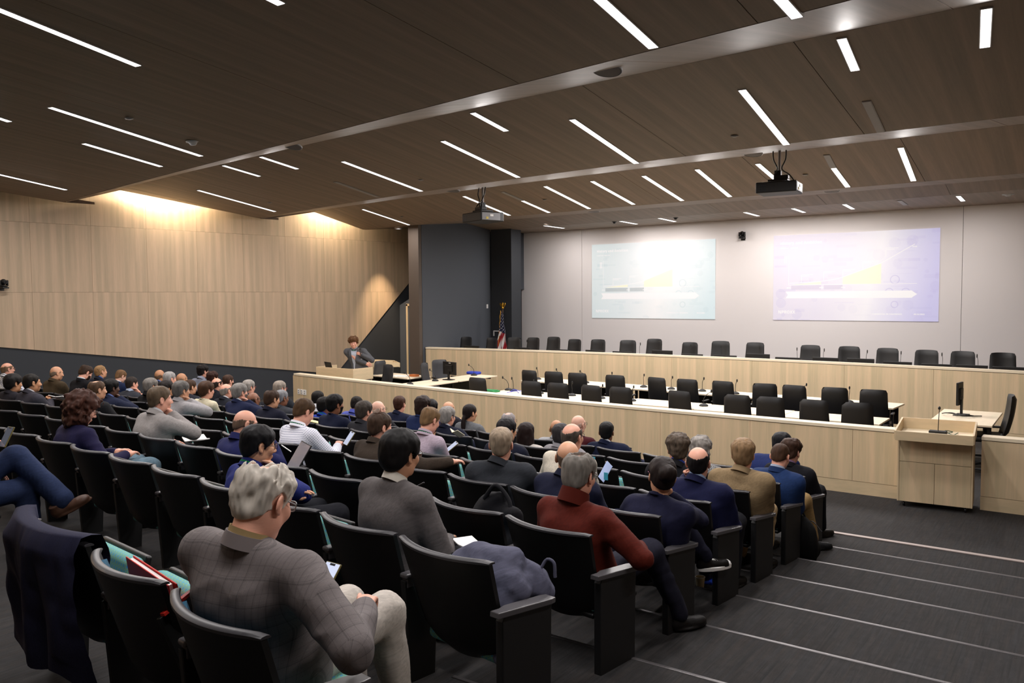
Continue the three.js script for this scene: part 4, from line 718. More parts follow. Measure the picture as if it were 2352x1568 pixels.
  if (o.eyes !== false) { const e = headGroup(once('eyes2', () => merge([-1, 1].map((s) => moved(flat(eyeGeo), s * .031, .006, -.0795)))), 'eyes', eyeWhite); part('iris', once('iris2', () => merge([-1, 1].map((s) => moved(flat(irisGeo), s * .031, .006, -.0868)))), iris, e); headGroup(browGeo(), 'eyebrows', hairMat0(o.hairC || 0x4a3a30)); }
  if (o.glasses) { const gp = new THREE.Group(); glassesParts(frameMat[o.glasses], gp); const c = gp.children[0]; c.position.set(...H); c.quaternion.copy(hq); c.scale.setScalar(hs); root.add(c); }
  if (o.beard) { const bg = once('beard' + (near > 0 ? 1 : 0), () => { const hf = headField(HEAD.a); return netMesh((x, y, z) => { let d = hf(x, y, z) - .002 - .002 * noise3(x * 80, y * 40, z * 80); d = Math.max(d, y + .045 - Math.max(0, Math.abs(x) - .045) * 1.1, z + .02, -(y + .122)); d = Math.max(d, -ell(x, y, z, [0, -.045, -.1], [.022, .018, .04])); return d; }, [-.1, -.14, -.14], [.1, .02, .03], near > 0 ? .006 : .0085, () => [1, 1, 1]); }); headGroup(bg, 'beard', hairMat(o.beard === true ? o.hairC : o.beard)); }
  // ---- clothes
  const top = o.top || {}, h1 = near > 1 ? .0105 : near > 0 ? .014 : near < 0 ? .026 : .021, jk = top.kind === 'jacket' || top.kind === 'vest', g0 = jk ? .021 : top.kind === 'sweater' ? .012 : .007, wr = near > 0 ? 1 : .4, collarAt = add3(nb, up, .018);
  const fold = (x, y, z) => { const a = noise3(x * 7 + o.pos[0] * 7, y * 17 + x * 5 + o.pos[2] * 5, z * 8); return .006 * wr * a + .010 * wr * (Math.abs(noise3(x * 6 + 3, y * 13 - x * 6, z * 9 + o.pos[0])) - .4) * (near > 0 ? 1 : .5); };
  const nd = nrm3(sub3(neckTop, nb)); const neckD = (x, y, z) => { const p = sub3([x, y, z], nb), t = p[0] * nd[0] + p[1] * nd[1] + p[2] * nd[2]; return [Math.hypot(p[0] - nd[0] * t, p[1] - nd[1] * t, p[2] - nd[2] * t), t, p]; };
  const ring = (x, y, z, r, hgt, th, fr) => { const [q, t, p] = neckD(x, y, z); const lift = fr * (p[2] - 0) ; return Math.hypot(Math.max(Math.abs(q - r - .3 * Math.max(0, .03 - (t - lift))) - th * .4, 0), Math.max(Math.abs(t - .022 - lift) - hgt, 0)) - th * .6; };
  const mat = top.pattern ? patternMat(top.pattern) : clothMat(top.c ?? 0x22242a, top.rough);
  const topF = (x, y, z) => {
    let d = torso(x, y, z, g0) + fold(x, y, z) * .6;
    if (!top.sleeve2) for (const n of ['l', 'r']) { if (top.kind === 'vest') continue; d = smin(d, armF(x, y, z, n, jk ? .021 : .014, true) + fold(x, y, z), .028); }
    if (!top.collar && !['jacket', 'shirt', 'high'].includes(top.kind)) d = smin(d, ring(x, y, z, .062, .010, .010, .3), .01);
    d = Math.max(d, (pel[1] - .17) - y);
    if (o.open) d = Math.max(d, -frontV(x, y, z));
    return d;
  };
  const frontV = (x, y, z) => { const p = sub3([x, y, z], nb), lx = p[0] * R[0] + p[1] * R[1] + p[2] * R[2], dn = -p[1]; return Math.max(Math.abs(lx) - clamp(.075 - dn * .13, .004, .08), p[2] + .02); };
  if (o.open) part('shirt', netMesh((x, y, z) => Math.max(torso(x, y, z, .006), y - nb[1] - .02), ...bounds(P, .16), .014), clothMat(o.open), root);
  const nm = { jacket: 'jacket', vest: 'vest', shirt: 'shirt', sweater: 'sweater', high: 'fleece' }[top.kind] || 'sweater';
  const tg = netMesh(topF, ...bounds(P, .17), h1);
  const tm = part(nm, top.pattern ? panelUV(tg, nb, up, R, arm) : tg, mat, root);
  if (top.sleeve2) for (const n of ['l', 'r']) part('sleeve', netMesh((x, y, z) => armF(x, y, z, n, .012, true) + fold(x, y, z), ...bounds([arm[n].S, arm[n].E, arm[n].W], .1), h1), clothMat(top.sleeve2), tm);
  // collars and lanyards: thin bands swept round the neck, open at the throat
  const nk = (HEAD[o.type || 'a'].neck - 1) * .05, fw = nrm3([R[1] * nd[2] - R[2] * nd[1], R[2] * nd[0] - R[0] * nd[2], R[0] * nd[1] - R[1] * nd[0]]), rt2 = nrm3([nd[1] * fw[2] - nd[2] * fw[1], nd[2] * fw[0] - nd[0] * fw[2], nd[0] * fw[1] - nd[1] * fw[0]]);
  const band = (r0, r1, t0, t1, th, lift, gap) => { const pos = [], idx = [], n = near > 0 ? 48 : 24; for (let i = 0; i <= n; i++) { const a = gap + (Math.PI * 2 - 2 * gap) * i / n, c = -Math.cos(a), s = Math.sin(a); for (const [r, t] of [[r0, t0], [r1, t1], [r1 + th, t1 + .001], [r0 + th * 1.4, t0]]) { const q = r + nk, L = t + lift * q * c * (t > .03 ? 1 : .8); pos.push(nb[0] + nd[0] * L + (fw[0] * c + rt2[0] * s) * q, nb[1] + nd[1] * L + (fw[1] * c + rt2[1] * s) * q, nb[2] + nd[2] * L + (fw[2] * c + rt2[2] * s) * q); } } for (let i = 0; i < n; i++) for (let k = 0; k < 4; k++) { const a = i * 4 + k, b = i * 4 + (k + 1) % 4; idx.push(a, a + 4, b, b, a + 4, b + 4); } const g = new THREE.BufferGeometry(); g.setAttribute('position', new THREE.Float32BufferAttribute(pos, 3)); g.setAttribute('uv', new THREE.Float32BufferAttribute(new Array(pos.length / 3 * 2).fill(.5), 2)); g.setIndex(idx); return flat(toCreasedNormals(g, .8)); };
  const two = (m) => { const k = m.clone(); k.side = THREE.DoubleSide; return k; };
  if (top.kind === 'jacket') part('jacket_collar', band(.078, .067, .0, .046, .008, .22, .5), two(mat), tm);
  if (top.kind === 'shirt') part('shirt_collar', band(.082, .0615, .0, .054, .006, .30, .25), two(mat), tm);
  if (top.kind === 'high') part('fleece_collar', band(.082, .072, -.005, .075, .010, .22, .35), two(mat), tm);
  if (top.collar) part('shirt_collar', band(.066, .0595, .01, jk ? .062 : .056, .005, .30, .22), two(clothMat(top.collar)), tm);
  if (top.cuff) for (const n of ['l', 'r']) { const a = arm[n], w0 = mix3(a.E, a.W, .9), w1 = mix3(a.E, a.W, 1.0); part('cuff', netMesh((x, y, z) => Math.max(cone(x, y, z, w0, w1, .040, .037), (() => { const d = nrm3(sub3(w1, w0)), p = sub3([x, y, z], w1); return p[0] * d[0] + p[1] * d[1] + p[2] * d[2]; })()), ...bounds([w0, w1], .06), .009), clothMat(top.cuff), tm); }
  if (o.lanyard) part('lanyard', band(.078, .0745, .012, .030, .004, .30, .05), two(clothMat(o.lanyard)), root);
  part('trousers', netMesh((x, y, z) => { let d = cone(x, y, z, add3(pel, [-.07 * fat, -.01, 0]), add3(pel, [.07 * fat, -.01, 0]), .122 * fat, .122 * fat); for (const n of ['l', 'r']) d = smin(d, legF(x, y, z, n, .012) + fold(x, y, z) * .8, .03); return d; }, ...bounds(Q, .16), near > 0 ? .017 : near < 0 ? .036 : .03), clothMat(o.legC ?? 0x1b1c22), root);
  for (const n of ['l', 'r']) { const k = K[n], s = part('shoe', shoeGeo(near > 0 ? 1 : 0), o.shoeM || clothMat(o.shoeC ?? 0x15120f, .5), root); s.position.set(k.ank[0], k.ank[1] - .09, k.ank[2] - .01); s.rotation.set(k.roll || 0, k.foot, 0); }
  return { root, arm, inHead, H, hm, nb, K, toWorld: (p) => V(...p).applyAxisAngle(V(0, 1, 0), rt).add(V(...o.pos)).toArray() };
}
function hairMat0(hex) { return once('browmat' + hex, () => std({ color: hex, roughness: .7 })); }
function panelUV(g, nb, up, R, arm) {                  // cloth pattern follows the back and each sleeve separately
  const p = g.attributes.position, ix = g.index.array, pos = [], uv = [], nor = [], N = g.attributes.normal, out = [], map = new Map();
  const seg = (v, a, b) => { const d = sub3(b, a), L = len3(d), u = nrm3(d), q = sub3(v, a), t0 = (q[0] * u[0] + q[1] * u[1] + q[2] * u[2]) / L, t = clamp(t0, 0, 1), c = add3(a, u, t * L); return [len3(sub3(v, c)), t0 * L, u, sub3(v, add3(a, u, t0 * L))]; };
  const lab = []; const at = (i) => [p.getX(i), p.getY(i), p.getZ(i)];
  for (let i = 0; i < p.count; i++) { const v = at(i), l1 = seg(v, arm.l.S, arm.l.E)[0], l2 = seg(v, arm.l.E, arm.l.W)[0], r1 = seg(v, arm.r.S, arm.r.E)[0], r2 = seg(v, arm.r.E, arm.r.W)[0]; const dl = Math.min(l1, l2), dr = Math.min(r1, r2); lab.push(dl < .085 ? (l1 < l2 ? 1 : 2) : dr < .085 ? (r1 < r2 ? 3 : 4) : 0); }
  const UV = (i, L) => { const v = at(i); if (L === 0) { const q = sub3(v, nb), x = q[0] * R[0] + q[1] * R[1] + q[2] * R[2], y = q[0] * up[0] + q[1] * up[1] + q[2] * up[2]; return [x + Math.sign(x) * Math.max(0, Math.abs(x) - .14) * .9, y]; } const a = L < 3 ? arm.l : arm.r, k = L % 2 ? seg(v, a.S, a.E) : seg(v, a.E, a.W), base = L % 2 ? 0 : .295; const u = k[2], d = k[3], ref = nrm3([u[1], -u[0], 0]), bi = [u[1] * ref[2] - u[2] * ref[1], u[2] * ref[0] - u[0] * ref[2], u[0] * ref[1] - u[1] * ref[0]]; return [Math.atan2(d[0] * ref[0] + d[1] * ref[1] + d[2] * ref[2], d[0] * bi[0] + d[1] * bi[1] + d[2] * bi[2]) * .065, -(base + k[1])]; };
  const vtx = (i, L) => { const key = i * 8 + L; if (map.has(key)) return map.get(key); const n = pos.length / 3; pos.push(p.getX(i), p.getY(i), p.getZ(i)); nor.push(N.getX(i), N.getY(i), N.getZ(i)); uv.push(...UV(i, L)); map.set(key, n); return n; };
  for (let k = 0; k < ix.length; k += 3) { const a = lab[ix[k]], b = lab[ix[k + 1]], c = lab[ix[k + 2]], L = b === c ? b : a; out.push(vtx(ix[k], L), vtx(ix[k + 1], L), vtx(ix[k + 2], L)); }
  const q = new THREE.BufferGeometry(); q.setAttribute('position', new THREE.Float32BufferAttribute(pos, 3)); q.setAttribute('normal', new THREE.Float32BufferAttribute(nor, 3)); q.setAttribute('uv', new THREE.Float32BufferAttribute(uv, 2)); q.setIndex(out); return q;
}
// row, seat from the right aisle, head centre, who, label, looks
const PEOPLE = [
  [8, 0, [-2.45, 1.929, -1.87], 'white-haired man in grey plaid jacket', 'white-haired man in grey plaid jacket and glasses reading his phone, nearest the camera', { near: 2, skin:'pink',hair:'white',hairC:0xb9b2a8,glasses:'metal',type:'b',top:{kind:'jacket',pattern:'plaid',collar:0xb49c70},yaw:.3,pitch:.38,fat:1.14,sw:1.30,armR:1.2,armL:1.12,hs:1.06,twist:.22,tilt:-.03,droop:.0,pelX:-.14,arms:[[[-.34,.68,-.52],'grip',[-1,-.6,.3]],[[.17,.765,-.50],'type',[1,-.5,.25]]],palm:{l:[-.2,.5,.8],r:[.35,.9,.3]},legC:0xc9c1b8,legs:{r:[[-.10,.60,-.80],[-.08,.10,-.86]],l:[[-.34,.57,-.78],[-.36,.09,-.84]]} }],
  [7, 1, [-3.02, 1.821, -3.20], 'black-haired man in grey cardigan', 'man with thick straight black hair in grey knitted cardigan leaning forward', { near: 1, skin:'mid',hair:'bowl',hairC:0x0e0c0c,glasses:'metal',top:{kind:'sweater',c:0x5d5858,collar:0xd8d2c6},yaw:.12,pitch:.05,arms:['lap','lap'] }],
  [6, 0, [-2.38, 1.640, -3.99], 'grey-haired man in rust fleece jacket', 'grey-haired man in rust red jacket with upturned collar, leg out in the aisle', { near: 1, skin:'pink',hair:'crown',hairC:0x6d6862,glasses:'metal',top:{kind:'high',c:0x571c12},yaw:.15,pitch:.15,arms:['lap','rest'],legC:0x20202e,shoeC:0x1d1b1b,legs:{r:[[.14,.54,-.84],[.22,.10,-1.06],-.35]} }],
  [5, 0, [-2.28, 1.489, -4.87], 'woman with a dark hair bun', 'woman with dark hair bun and pink glasses in navy cardigan, sneaker showing beside the seat', { near: 1, skin:'mid',hair:'bun',hairC:0x1d1412,type:'f',glasses:'pink',top:{kind:'sweater',c:0x191a33},yaw:.75,roll:-.1,arms:['lap','cheek'],sw:.95,legC:0x1a1b2c,legs:{r:[[.04,.62,-.70],[.17,.37,-.84],-.45],l:[[-.1,.53,-.74],[-.05,.09,-.72]]},sneaker:1 }],
  [7, 3, [-4.50, 1.690, -3.41], 'man in royal blue shirt with hand on his mouth', 'black-haired man in glasses and royal blue shirt, green lanyard, fist at his mouth', { near: 1, skin:'mid',hair:'thick',hairC:0x131214,glasses:'black',lanyard:0x157a45,top:{kind:'shirt',c:0x232c6e},pitch:.12,yaw:-.2,arms:['lap','chin'] }],
  [5, 1, [-3.02, 1.526, -4.91], 'bald man in dark navy suit behind the rust jacket', 'bald tan man in dark navy suit directly in front of the rust jacket', { near: 1, skin:'mid',hair:'ringthin',hairC:0x54453a,top:{kind:'jacket',c:0x1b1e34},yaw:.6,fat:1.05,legC:0x1b1e34 }],
  [4, 0, [-2.40, 1.413, -5.76], 'bald man with black fringe in navy suit', 'man with shiny bald crown and black fringe in navy suit, hand on cheek', { near: 1, skin:'pink',hair:'ring',hairC:0x131011,top:{kind:'jacket',c:0x15183a,collar:0x9fb4d4},yaw:.42,arms:['cheek','lap'],fat:1.08,twist:.2 }],
  [5, 2, [-3.63, 1.551, -4.94], 'silver-blond man in charcoal suit', 'silver-blond man seen from behind in broad charcoal suit', { near: 1, skin:'pink',hair:'short',hairC:0x8a7a68,top:{kind:'jacket',c:0x2f3238},yaw:.6,twist:.5,fat:1.05 }],
  [3, 0, [-2.36, 1.338, -6.61], 'light-brown-haired man in tan sport coat', 'light brown haired man in glasses and tan tweed sport coat', { near: 1, skin:'pink',hair:'thick',hairC:0x7d6448,glasses:'black',top:{kind:'jacket',c:0x8f7a5c},yaw:.4,twist:.25,legC:0xb49a74 }],
  [4, 2, [-3.58, 1.474, -5.89], 'pink bald man in cream sweater', 'pink bald man with dark grey fringe and glasses in cream sweater, blue paper in hand', { near: 1, skin:'pink',hair:'ring',hairC:0x4a423c,glasses:'brown',top:{kind:'sweater',c:0xd8cfbf},yaw:.12,fat:1.08,arms:['lap','phone'] }],
  [7, 7, [-7.03, 1.727, -3.53], 'curly-haired woman in navy sweater', 'woman with big brown curly hair in navy sweater looking down, in jeans', { near: 1, skin:'pink',hair:'curlybig',hairC:0x3b2118,type:'f',glasses:'black',top:{kind:'sweater',c:0x1e1b3c},pitch:.35,yaw:-.2,arms:['lap','lap'],legC:0x6d8594 }],
  [6, 6, [-6.08, 1.563, -4.47], 'bald man in navy shirt with a tablet', 'bald man in glasses and navy shirt writing on a tablet', { near: 1, skin:'pink',hair:'ringthin',hairC:0x5c4a3e,glasses:'black',top:{kind:'shirt',c:0x1d2150},pitch:.3,yaw:-.25,arms:[[[.02,.84,-.60],'grip'],[[.20,.80,-.66],'grip']] }],
  [3, 1, [-2.98, 1.306, -6.69], 'man with swept grey-brown hair in black jacket', 'man with swept grey-brown hair in black jacket and blue collar', { near: 1, skin:'pink',hair:'wavy',hairC:0x4d4238,top:{kind:'jacket',c:0x17171c,collar:0x3c4fb0},yaw:.7,twist:.3 }],
  [5, 4, [-5.20, 1.503, -5.25], 'man in brown jacket with hand at his mouth', 'brown-haired man in brown tweed jacket, hand at his mouth', { near: 1, skin:'pink',hair:'crown',hairC:0x392a20,top:{kind:'jacket',c:0x3a3028},pitch:.1,yaw:-.15,fat:1.08,arms:['chin',[[.30,.74,-.72],'rest']],cuff:0xe4e4e4 }],
  [2, 0, [-2.39, 1.136, -7.70], 'brown-haired man bowing in blue blazer', 'brown-haired man in bright blue blazer leaning forward, tan trousers', { near: 0, skin:'pink',hair:'crop',hairC:0x3a2619,top:{kind:'jacket',c:0x1f3560,collar:0xb7c4dc},pitch:.4,yaw:.1,arms:['lap','lap'],legC:0xa3865a,shoeC:0x17181a,legs:{r:[[.19,.53,-.82],[.22,.10,-1.0],-.8]} }],
  [6, 8, [-7.32, 1.697, -4.42], 'brown-haired man in light grey suit with hand on chin', 'man with swept brown hair in light grey suit, hand on his chin', { near: 0, skin:'pink',hair:'short',hairC:0x564839,top:{kind:'jacket',c:0x9b9694,collar:0xcfcfd2},arms:['lap','chin'],yaw:-.15 }],
  [5, 6, [-6.31, 1.544, -5.32], 'man in checked shirt holding a phone', 'brown-haired man in blue-white checked shirt with green lanyard, looking at his phone', { near: 0, skin:'pink',hair:'short',hairC:0x43301f,lanyard:0x0f6a48,top:{kind:'shirt',pattern:'check'},pitch:.4,yaw:-.05,fat:1.1,arms:['lap',[[.14,.74,-.62],'grip']] }],
  [2, 1, [-3.15, 1.133, -7.62], 'woman with curly grey hair', 'woman with curly grey hair in black and white knit', { near: 0, skin:'pale',hair:'curlyshort',hairC:0x827d78,type:'f',top:{kind:'sweater',pattern:'knit',c:0x5a5a5a},yaw:.4 }],
  [4, 5, [-5.41, 1.428, -6.16], 'man in lilac shirt with a phone', 'light-brown-haired man in glasses and lilac shirt, looking at his phone', { near: 0, skin:'pink',hair:'short',hairC:0x6a5238,glasses:'brown',lanyard:0x155a40,top:{kind:'shirt',c:0xb9a9b8},pitch:.35,yaw:.0,arms:['lap',[[.16,.72,-.60],'grip']] }],
  [1, 0, [-2.54, 1.028, -8.54], 'brown-haired man in black jacket on the front row', 'wavy brown-haired man in black jacket and dark trousers, end of the front row', { near: 0, skin:'pink',hair:'wavy',hairC:0x37241a,top:{kind:'jacket',c:0x16161c,collar:0x8a6a8a},pitch:.2,yaw:.05,legC:0x111116,legs:{r:[[.12,.53,-.84],[.12,.10,-.92],-.3]} }],
  [3, 4, [-5.02, 1.249, -6.94], 'black-haired man in glasses and navy suit', 'black-haired man in metal glasses and navy suit behind the silver-blond head', { near: 0, skin:'mid',hair:'thick',hairC:0x1c1a1c,glasses:'metal',top:{kind:'jacket',c:0x181b2c,collar:0xb9c4d4},yaw:-.05 }],
  [1, 1, [-2.71, 1.051, -8.78], 'black-haired man in blue jacket at the very front', 'black-haired man in blue jacket, hidden behind the brown-haired front row man', { near: 0, skin:'mid',hair:'thick',hairC:0x131318,top:{kind:'jacket',c:0x1c2a5c},arms:['lap','rest'],pitch:.1,legC:0x101014 }],
  [2, 3, [-4.90, 1.087, -7.82], 'dark-haired person in grey jacket behind the pink bald head', 'dark-haired person in light grey jacket hidden behind the pink bald head', { near: 0, skin:'mid',hair:'thick',hairC:0x2f2c2e,top:{kind:'jacket',c:0x98959a},yaw:.2 }],
  [3, 6, [-6.22, 1.117, -7.04], 'man in black suit behind the lilac shirt', 'man in black suit with open notebook, head hidden behind the lilac shirt man', { near: 0, skin:'mid',hair:'short',hairC:0x2a211c,top:{kind:'jacket',c:0x1a1b20},pitch:.5,legC:0x6f86a8 }],
  [2, 4, [-5.39, 1.062, -7.83], 'woman with long dark hair in white top', 'woman with long straight dark brown hair in white top', { near: 0, skin:'mid',hair:'long',hairC:0x1c100e,type:'f',top:{kind:'sweater',c:0xcfc8c2},yaw:.3,sw:.86 }],
  [1, 3, [-4.81, 1.006, -8.71], 'black-haired man in navy suit by the laptop', 'black-haired man in navy suit, right of the open laptop', { near: 0, skin:'brown',hair:'short',hairC:0x0d0c0e,top:{kind:'jacket',c:0x151c36,collar:0xdedfe4},yaw:.45,twist:.3 }],
  [3, 7, [-7.27, 1.264, -7.07], 'dark-haired man in charcoal suit', 'man with dark greying hair in charcoal suit, left of the pale bald head', { near: 0, skin:'pink',hair:'thick',hairC:0x3a332e,top:{kind:'jacket',c:0x2c2c32} }],
  [1, 4, [-5.24, 1.058, -8.77], 'pale bald man in maroon shirt', 'pale bald man in glasses and maroon shirt next to an open laptop', { near: 0, skin:'pale',hair:'ringthin',hairC:0xc0a090,glasses:'brown',top:{kind:'shirt',c:0x4a1820},yaw:.0 }],
  [5, 12, [-10.23, 1.523, -5.33], 'balding brown-haired man behind the curly hair', 'balding brown-haired man in black suit half hidden behind the big curly hair', { near: 0, skin:'mid',hair:'thin',hairC:0x4a3626,top:{kind:'jacket',c:0x17171a,collar:0xd0d0d4} }],
  [3, 8, [-7.82, 1.308, -7.10], 'man with black hair in dark navy shirt', 'broad man with thick black hair and beard in dark navy shirt', { near: 0, skin:'brown',hair:'thick',hairC:0x0c0b0c,beard:true,top:{kind:'sweater',c:0x171d35},yaw:-.1 }],
  [1, 5, [-5.57, 0.972, -8.77], 'bald tan man in pale grey sweater', 'bald tan man in pale grey sweater before the barrier', { near: 0, skin:'tan',hair:'ringthin',hairC:0x6a5140,top:{kind:'sweater',c:0xa3a4a8,collar:0xb4b8c0},yaw:.65 }],
  [2, 6, [-6.71, 1.132, -7.98], 'grey-haired man in navy jacket by the barrier', 'curly grey-haired man in navy jacket with pale collar', { near: 0, skin:'pink',hair:'thick',hairC:0x85817d,top:{kind:'jacket',c:0x171b2e,collar:0xd9dce2},yaw:.1 }],
  [2, 7, [-7.13, 1.241, -7.98], 'woman with wavy dark brown hair', 'woman with wavy dark brown bob in deep blue jacket', { near: -1, skin:'pink',hair:'wob',hairC:0x261a16,type:'f',top:{kind:'jacket',c:0x1e2c55},yaw:.3,sw:.88 }],
  [4, 12, [-9.89, 1.439, -6.28], 'grey-haired man in pale grey jacket with hand to face', 'salt-and-pepper haired man in pale grey jacket, hand raised to his face', { near: -1, skin:'mid',hair:'thick',hairC:0x5c5855,top:{kind:'jacket',c:0xa3a0a2,collar:0xb8b6b8},arms:['lap','cheek'] }],
  [1, 6, [-6.36, 0.994, -8.83], 'grey-haired man with a side part', 'man with thinning silver hair beyond the long-haired woman', { near: -1, skin:'pink',hair:'thin',hairC:0x908a8a,glasses:'black',top:{kind:'jacket',c:0x2a2c34,collar:0xc8ccd4} }],
  [3, 10, [-9.13, 1.281, -7.15], 'balding brown-haired man in dark pinstripe suit', 'broad man with thinning brown hair in dark navy suit', { near: -1, skin:'mid',hair:'crown',hairC:0x3a291f,top:{kind:'jacket',c:0x17192a},fat:1.08,pitch:.1 }],
  [2, 8, [-7.97, 1.134, -8.01], 'pale bald man in glasses', 'pale bald man in glasses and black sweater', { near: -1, skin:'pale',hair:'ringthin',hairC:0xb49c8c,glasses:'black',top:{kind:'jacket',c:0x1a1a1e} }],
  [5, 15, [-11.89, 1.522, -5.30], 'dark-haired man holding an open notebook', 'dark-haired man with receding front in charcoal suit, open notebook on his lap', { near: -1, skin:'tan',hair:'receding',hairC:0x17130f,top:{kind:'jacket',c:0x37353d,collar:0xd8d8dc},yaw:-.1,arms:['lap','phone'],legC:0x4a4034 }],
  [1, 7, [-7.05, 1.048, -8.87], 'woman with dark ponytail', 'woman with long dark ponytail in grey sweater before the barrier', { near: -1, skin:'mid',hair:'tail',hairC:0x1c1413,type:'f',top:{kind:'sweater',c:0x6c6e72},yaw:-.1,sw:.88 }],
  [5, 16, [-12.36, 1.493, -5.26], 'black-haired man in dark suit at the left edge', 'black-haired seated man in dark suit at the far left, next to the balding note-taker', { near: -1, skin:'tan',hair:'bowl',hairC:0x141110,top:{kind:'jacket',c:0x26242a},yaw:.1 }],
  [3, 11, [-9.90, 1.323, -7.20], 'grey bearded man in navy suit with hand at his ear', 'grey-haired bearded man in navy suit leaning on his hand', { near: -1, skin:'pink',hair:'thick',hairC:0x77736f,beard:0x6b6058,top:{kind:'jacket',c:0x1b2240,collar:0xe6e8ee},arms:['lap','cheek'],cuff:0xe8eaf0 }],
  [1, 8, [-7.80, 1.049, -8.90], 'black-haired person behind the wavy bob', 'black-haired person peeking right of the wavy dark bob', { near: -1, skin:'tan',hair:'bowl',hairC:0x100e10,type:'f',top:{kind:'sweater',c:0x1e2c55},yaw:.3 }],
  [2, 10, [-9.08, 1.093, -8.04], 'black-haired man in bright blue polo', 'black-haired man in bright blue polo with green lanyard, partly hidden', { near: -1, skin:'brown',hair:'thick',hairC:0x0f0d0d,lanyard:0x147a4a,top:{kind:'shirt',c:0x1f3aa0} }],
  [4, 14, [-11.65, 1.369, -6.28], 'dark-skinned man with hand on chin', 'dark-skinned man with black hair and blue shirt resting chin on his hand', { near: -1, skin:'dark',hair:'thick',hairC:0x0d0b0b,top:{kind:'jacket',c:0x1a2036,collar:0x6f86c8},arms:['lap','chin'],cuff:0 }],
  [3, 13, [-10.59, 1.318, -7.13], 'brown-haired person in cream sweater', 'young person with thick brown hair in cream sweater', { near: -1, skin:'pink',hair:'bowl',hairC:0x3f291b,top:{kind:'sweater',c:0xd9d0b4} }],
  [1, 9, [-8.45, 1.061, -8.94], 'short brown-haired man in navy suit with raised hand', 'short brown-haired man in navy suit, right hand raised before him', { near: -1, skin:'pink',hair:'short',hairC:0x3b2318,top:{kind:'jacket',c:0x1a2038},yaw:.35,arms:['lap',[[.17,.93,-.5],'fist']] }],
  [2, 12, [-10.05, 1.141, -8.05], 'grey-haired man in glasses behind the dark suit', 'dark man with grey hair and glasses, peeking past the dark navy suit', { near: -1, skin:'brown',hair:'short',hairC:0x77777a,glasses:'brown',top:{kind:'jacket',c:0x3a3c42} }],
  [3, 14, [-11.59, 1.280, -7.11], 'dark-haired person behind the light grey suit', 'very dark haired person mostly hidden above the light grey suited man', { near: -1, skin:'tan',hair:'thick',hairC:0x1b1513,top:{kind:'jacket',c:0x1c1c20} }],
  [3, 15, [-12.00, 1.297, -7.10], 'grey-haired man in black padded vest', 'grey-haired man in black quilted jacket, left of the balding grey head', { near: -1, skin:'mid',hair:'thick',hairC:0x6b6661,top:{kind:'high',c:0x131316} }],
  [1, 11, [-9.38, 1.000, -8.96], 'dark-haired man in periwinkle shirt', 'dark-skinned man with cropped hair in periwinkle blue shirt', { near: -1, skin:'brown',hair:'crop',hairC:0x17110e,top:{kind:'shirt',c:0x5560b4},pitch:.2 }],
  [2, 13, [-10.72, 1.076, -8.04], 'bald dark-tan man in glasses', 'bald brown-skinned man in glasses and charcoal suit', { near: -1, skin:'brown',hair:'ringthin',hairC:0x2a1d16,glasses:'black',top:{kind:'jacket',c:0x35353a,collar:0xbcc0c8} }],
  [0, 9, [-8.24, 0.908, -9.83], 'bald man behind the grey curls', 'bald man in dark suit just behind the grey-haired navy jacket', { near: -1, skin:'mid',hair:'ringthin',hairC:0x6a5544,top:{kind:'jacket',c:0x1b1b24} }],
  [2, 14, [-11.39, 1.174, -8.03], 'balding grey man in white collar', 'balding man with cropped grey sides and white collar, left of the grey bearded man', { near: -1, skin:'pink',hair:'ring',hairC:0x7a736c,top:{kind:'jacket',c:0x22242c,collar:0xe4e6ea} }],
  [1, 12, [-10.25, 1.026, -8.94], 'black-haired man in white shirt', 'black-haired bearded man in white shirt right before the barrier sockets', { near: -1, skin:'mid',hair:'short',hairC:0x14110f,beard:true,top:{kind:'shirt',c:0xdcdde2} }],
  [2, 15, [-12.31, 1.181, -7.98], 'brown-haired man behind the raised hand', 'brown-haired man glimpsed behind the pale grey jacket with raised hand', { near: -1, skin:'mid',hair:'short',hairC:0x3d2b1e,top:{kind:'jacket',c:0x2a2c34} }],
  [1, 13, [-11.20, 1.132, -8.94], 'far long grey-haired man', 'man with longer grey hair in dark suit, nearest the barrier end', { near: -1, skin:'pink',hair:'thick',hairC:0x857b70,glasses:'red',top:{kind:'jacket',c:0x23262c} }],
  [3, 18, [-14.03, 1.408, -7.12], 'bearded man in black suit bowing his head', 'bearded balding man in black suit bowing his head, by the dark left wall', { near: -1, skin:'pink',hair:'crown',hairC:0x33241a,beard:true,top:{kind:'jacket',c:0x15151a,collar:0xdfe2e6},pitch:.55 }],
  [2, 16, [-12.89, 1.290, -7.97], 'grey-haired man facing the front', 'grey-haired clean-shaven man in dark suit between two bald men near the wall', { near: -1, skin:'pink',hair:'short',hairC:0x8d8a88,top:{kind:'jacket',c:0x23262e} }],
  [3, 19, [-14.62, 1.395, -6.92], 'bald man in olive-brown jacket', 'bald tanned man in olive-brown jacket looking down, by the dark left wall', { near: -1, skin:'mid',hair:'ringthin',hairC:0x6b5a4a,top:{kind:'jacket',c:0x4a3d2c},pitch:.15,yaw:-.15 }],
  [1, 15, [-12.01, 1.108, -8.92], 'far grey-haired man in glasses', 'grey-haired man in glasses at the back of the group by the wall', { near: -1, skin:'pink',hair:'thick',hairC:0x8a847e,glasses:'red',top:{kind:'jacket',c:0x33363e} }],
  [2, 18, [-14.09, 1.139, -7.97], 'man in grey vest with chin on fist', 'man in grey vest over pale blue shirt, leaning chin on fist', { near: -1, skin:'pink',hair:'short',hairC:0x2c2420,top:{kind:'vest',c:0x3a3c44,collar:0xb9c6dd},arms:['lap','cheek'],vest:0xb9c6dd }],
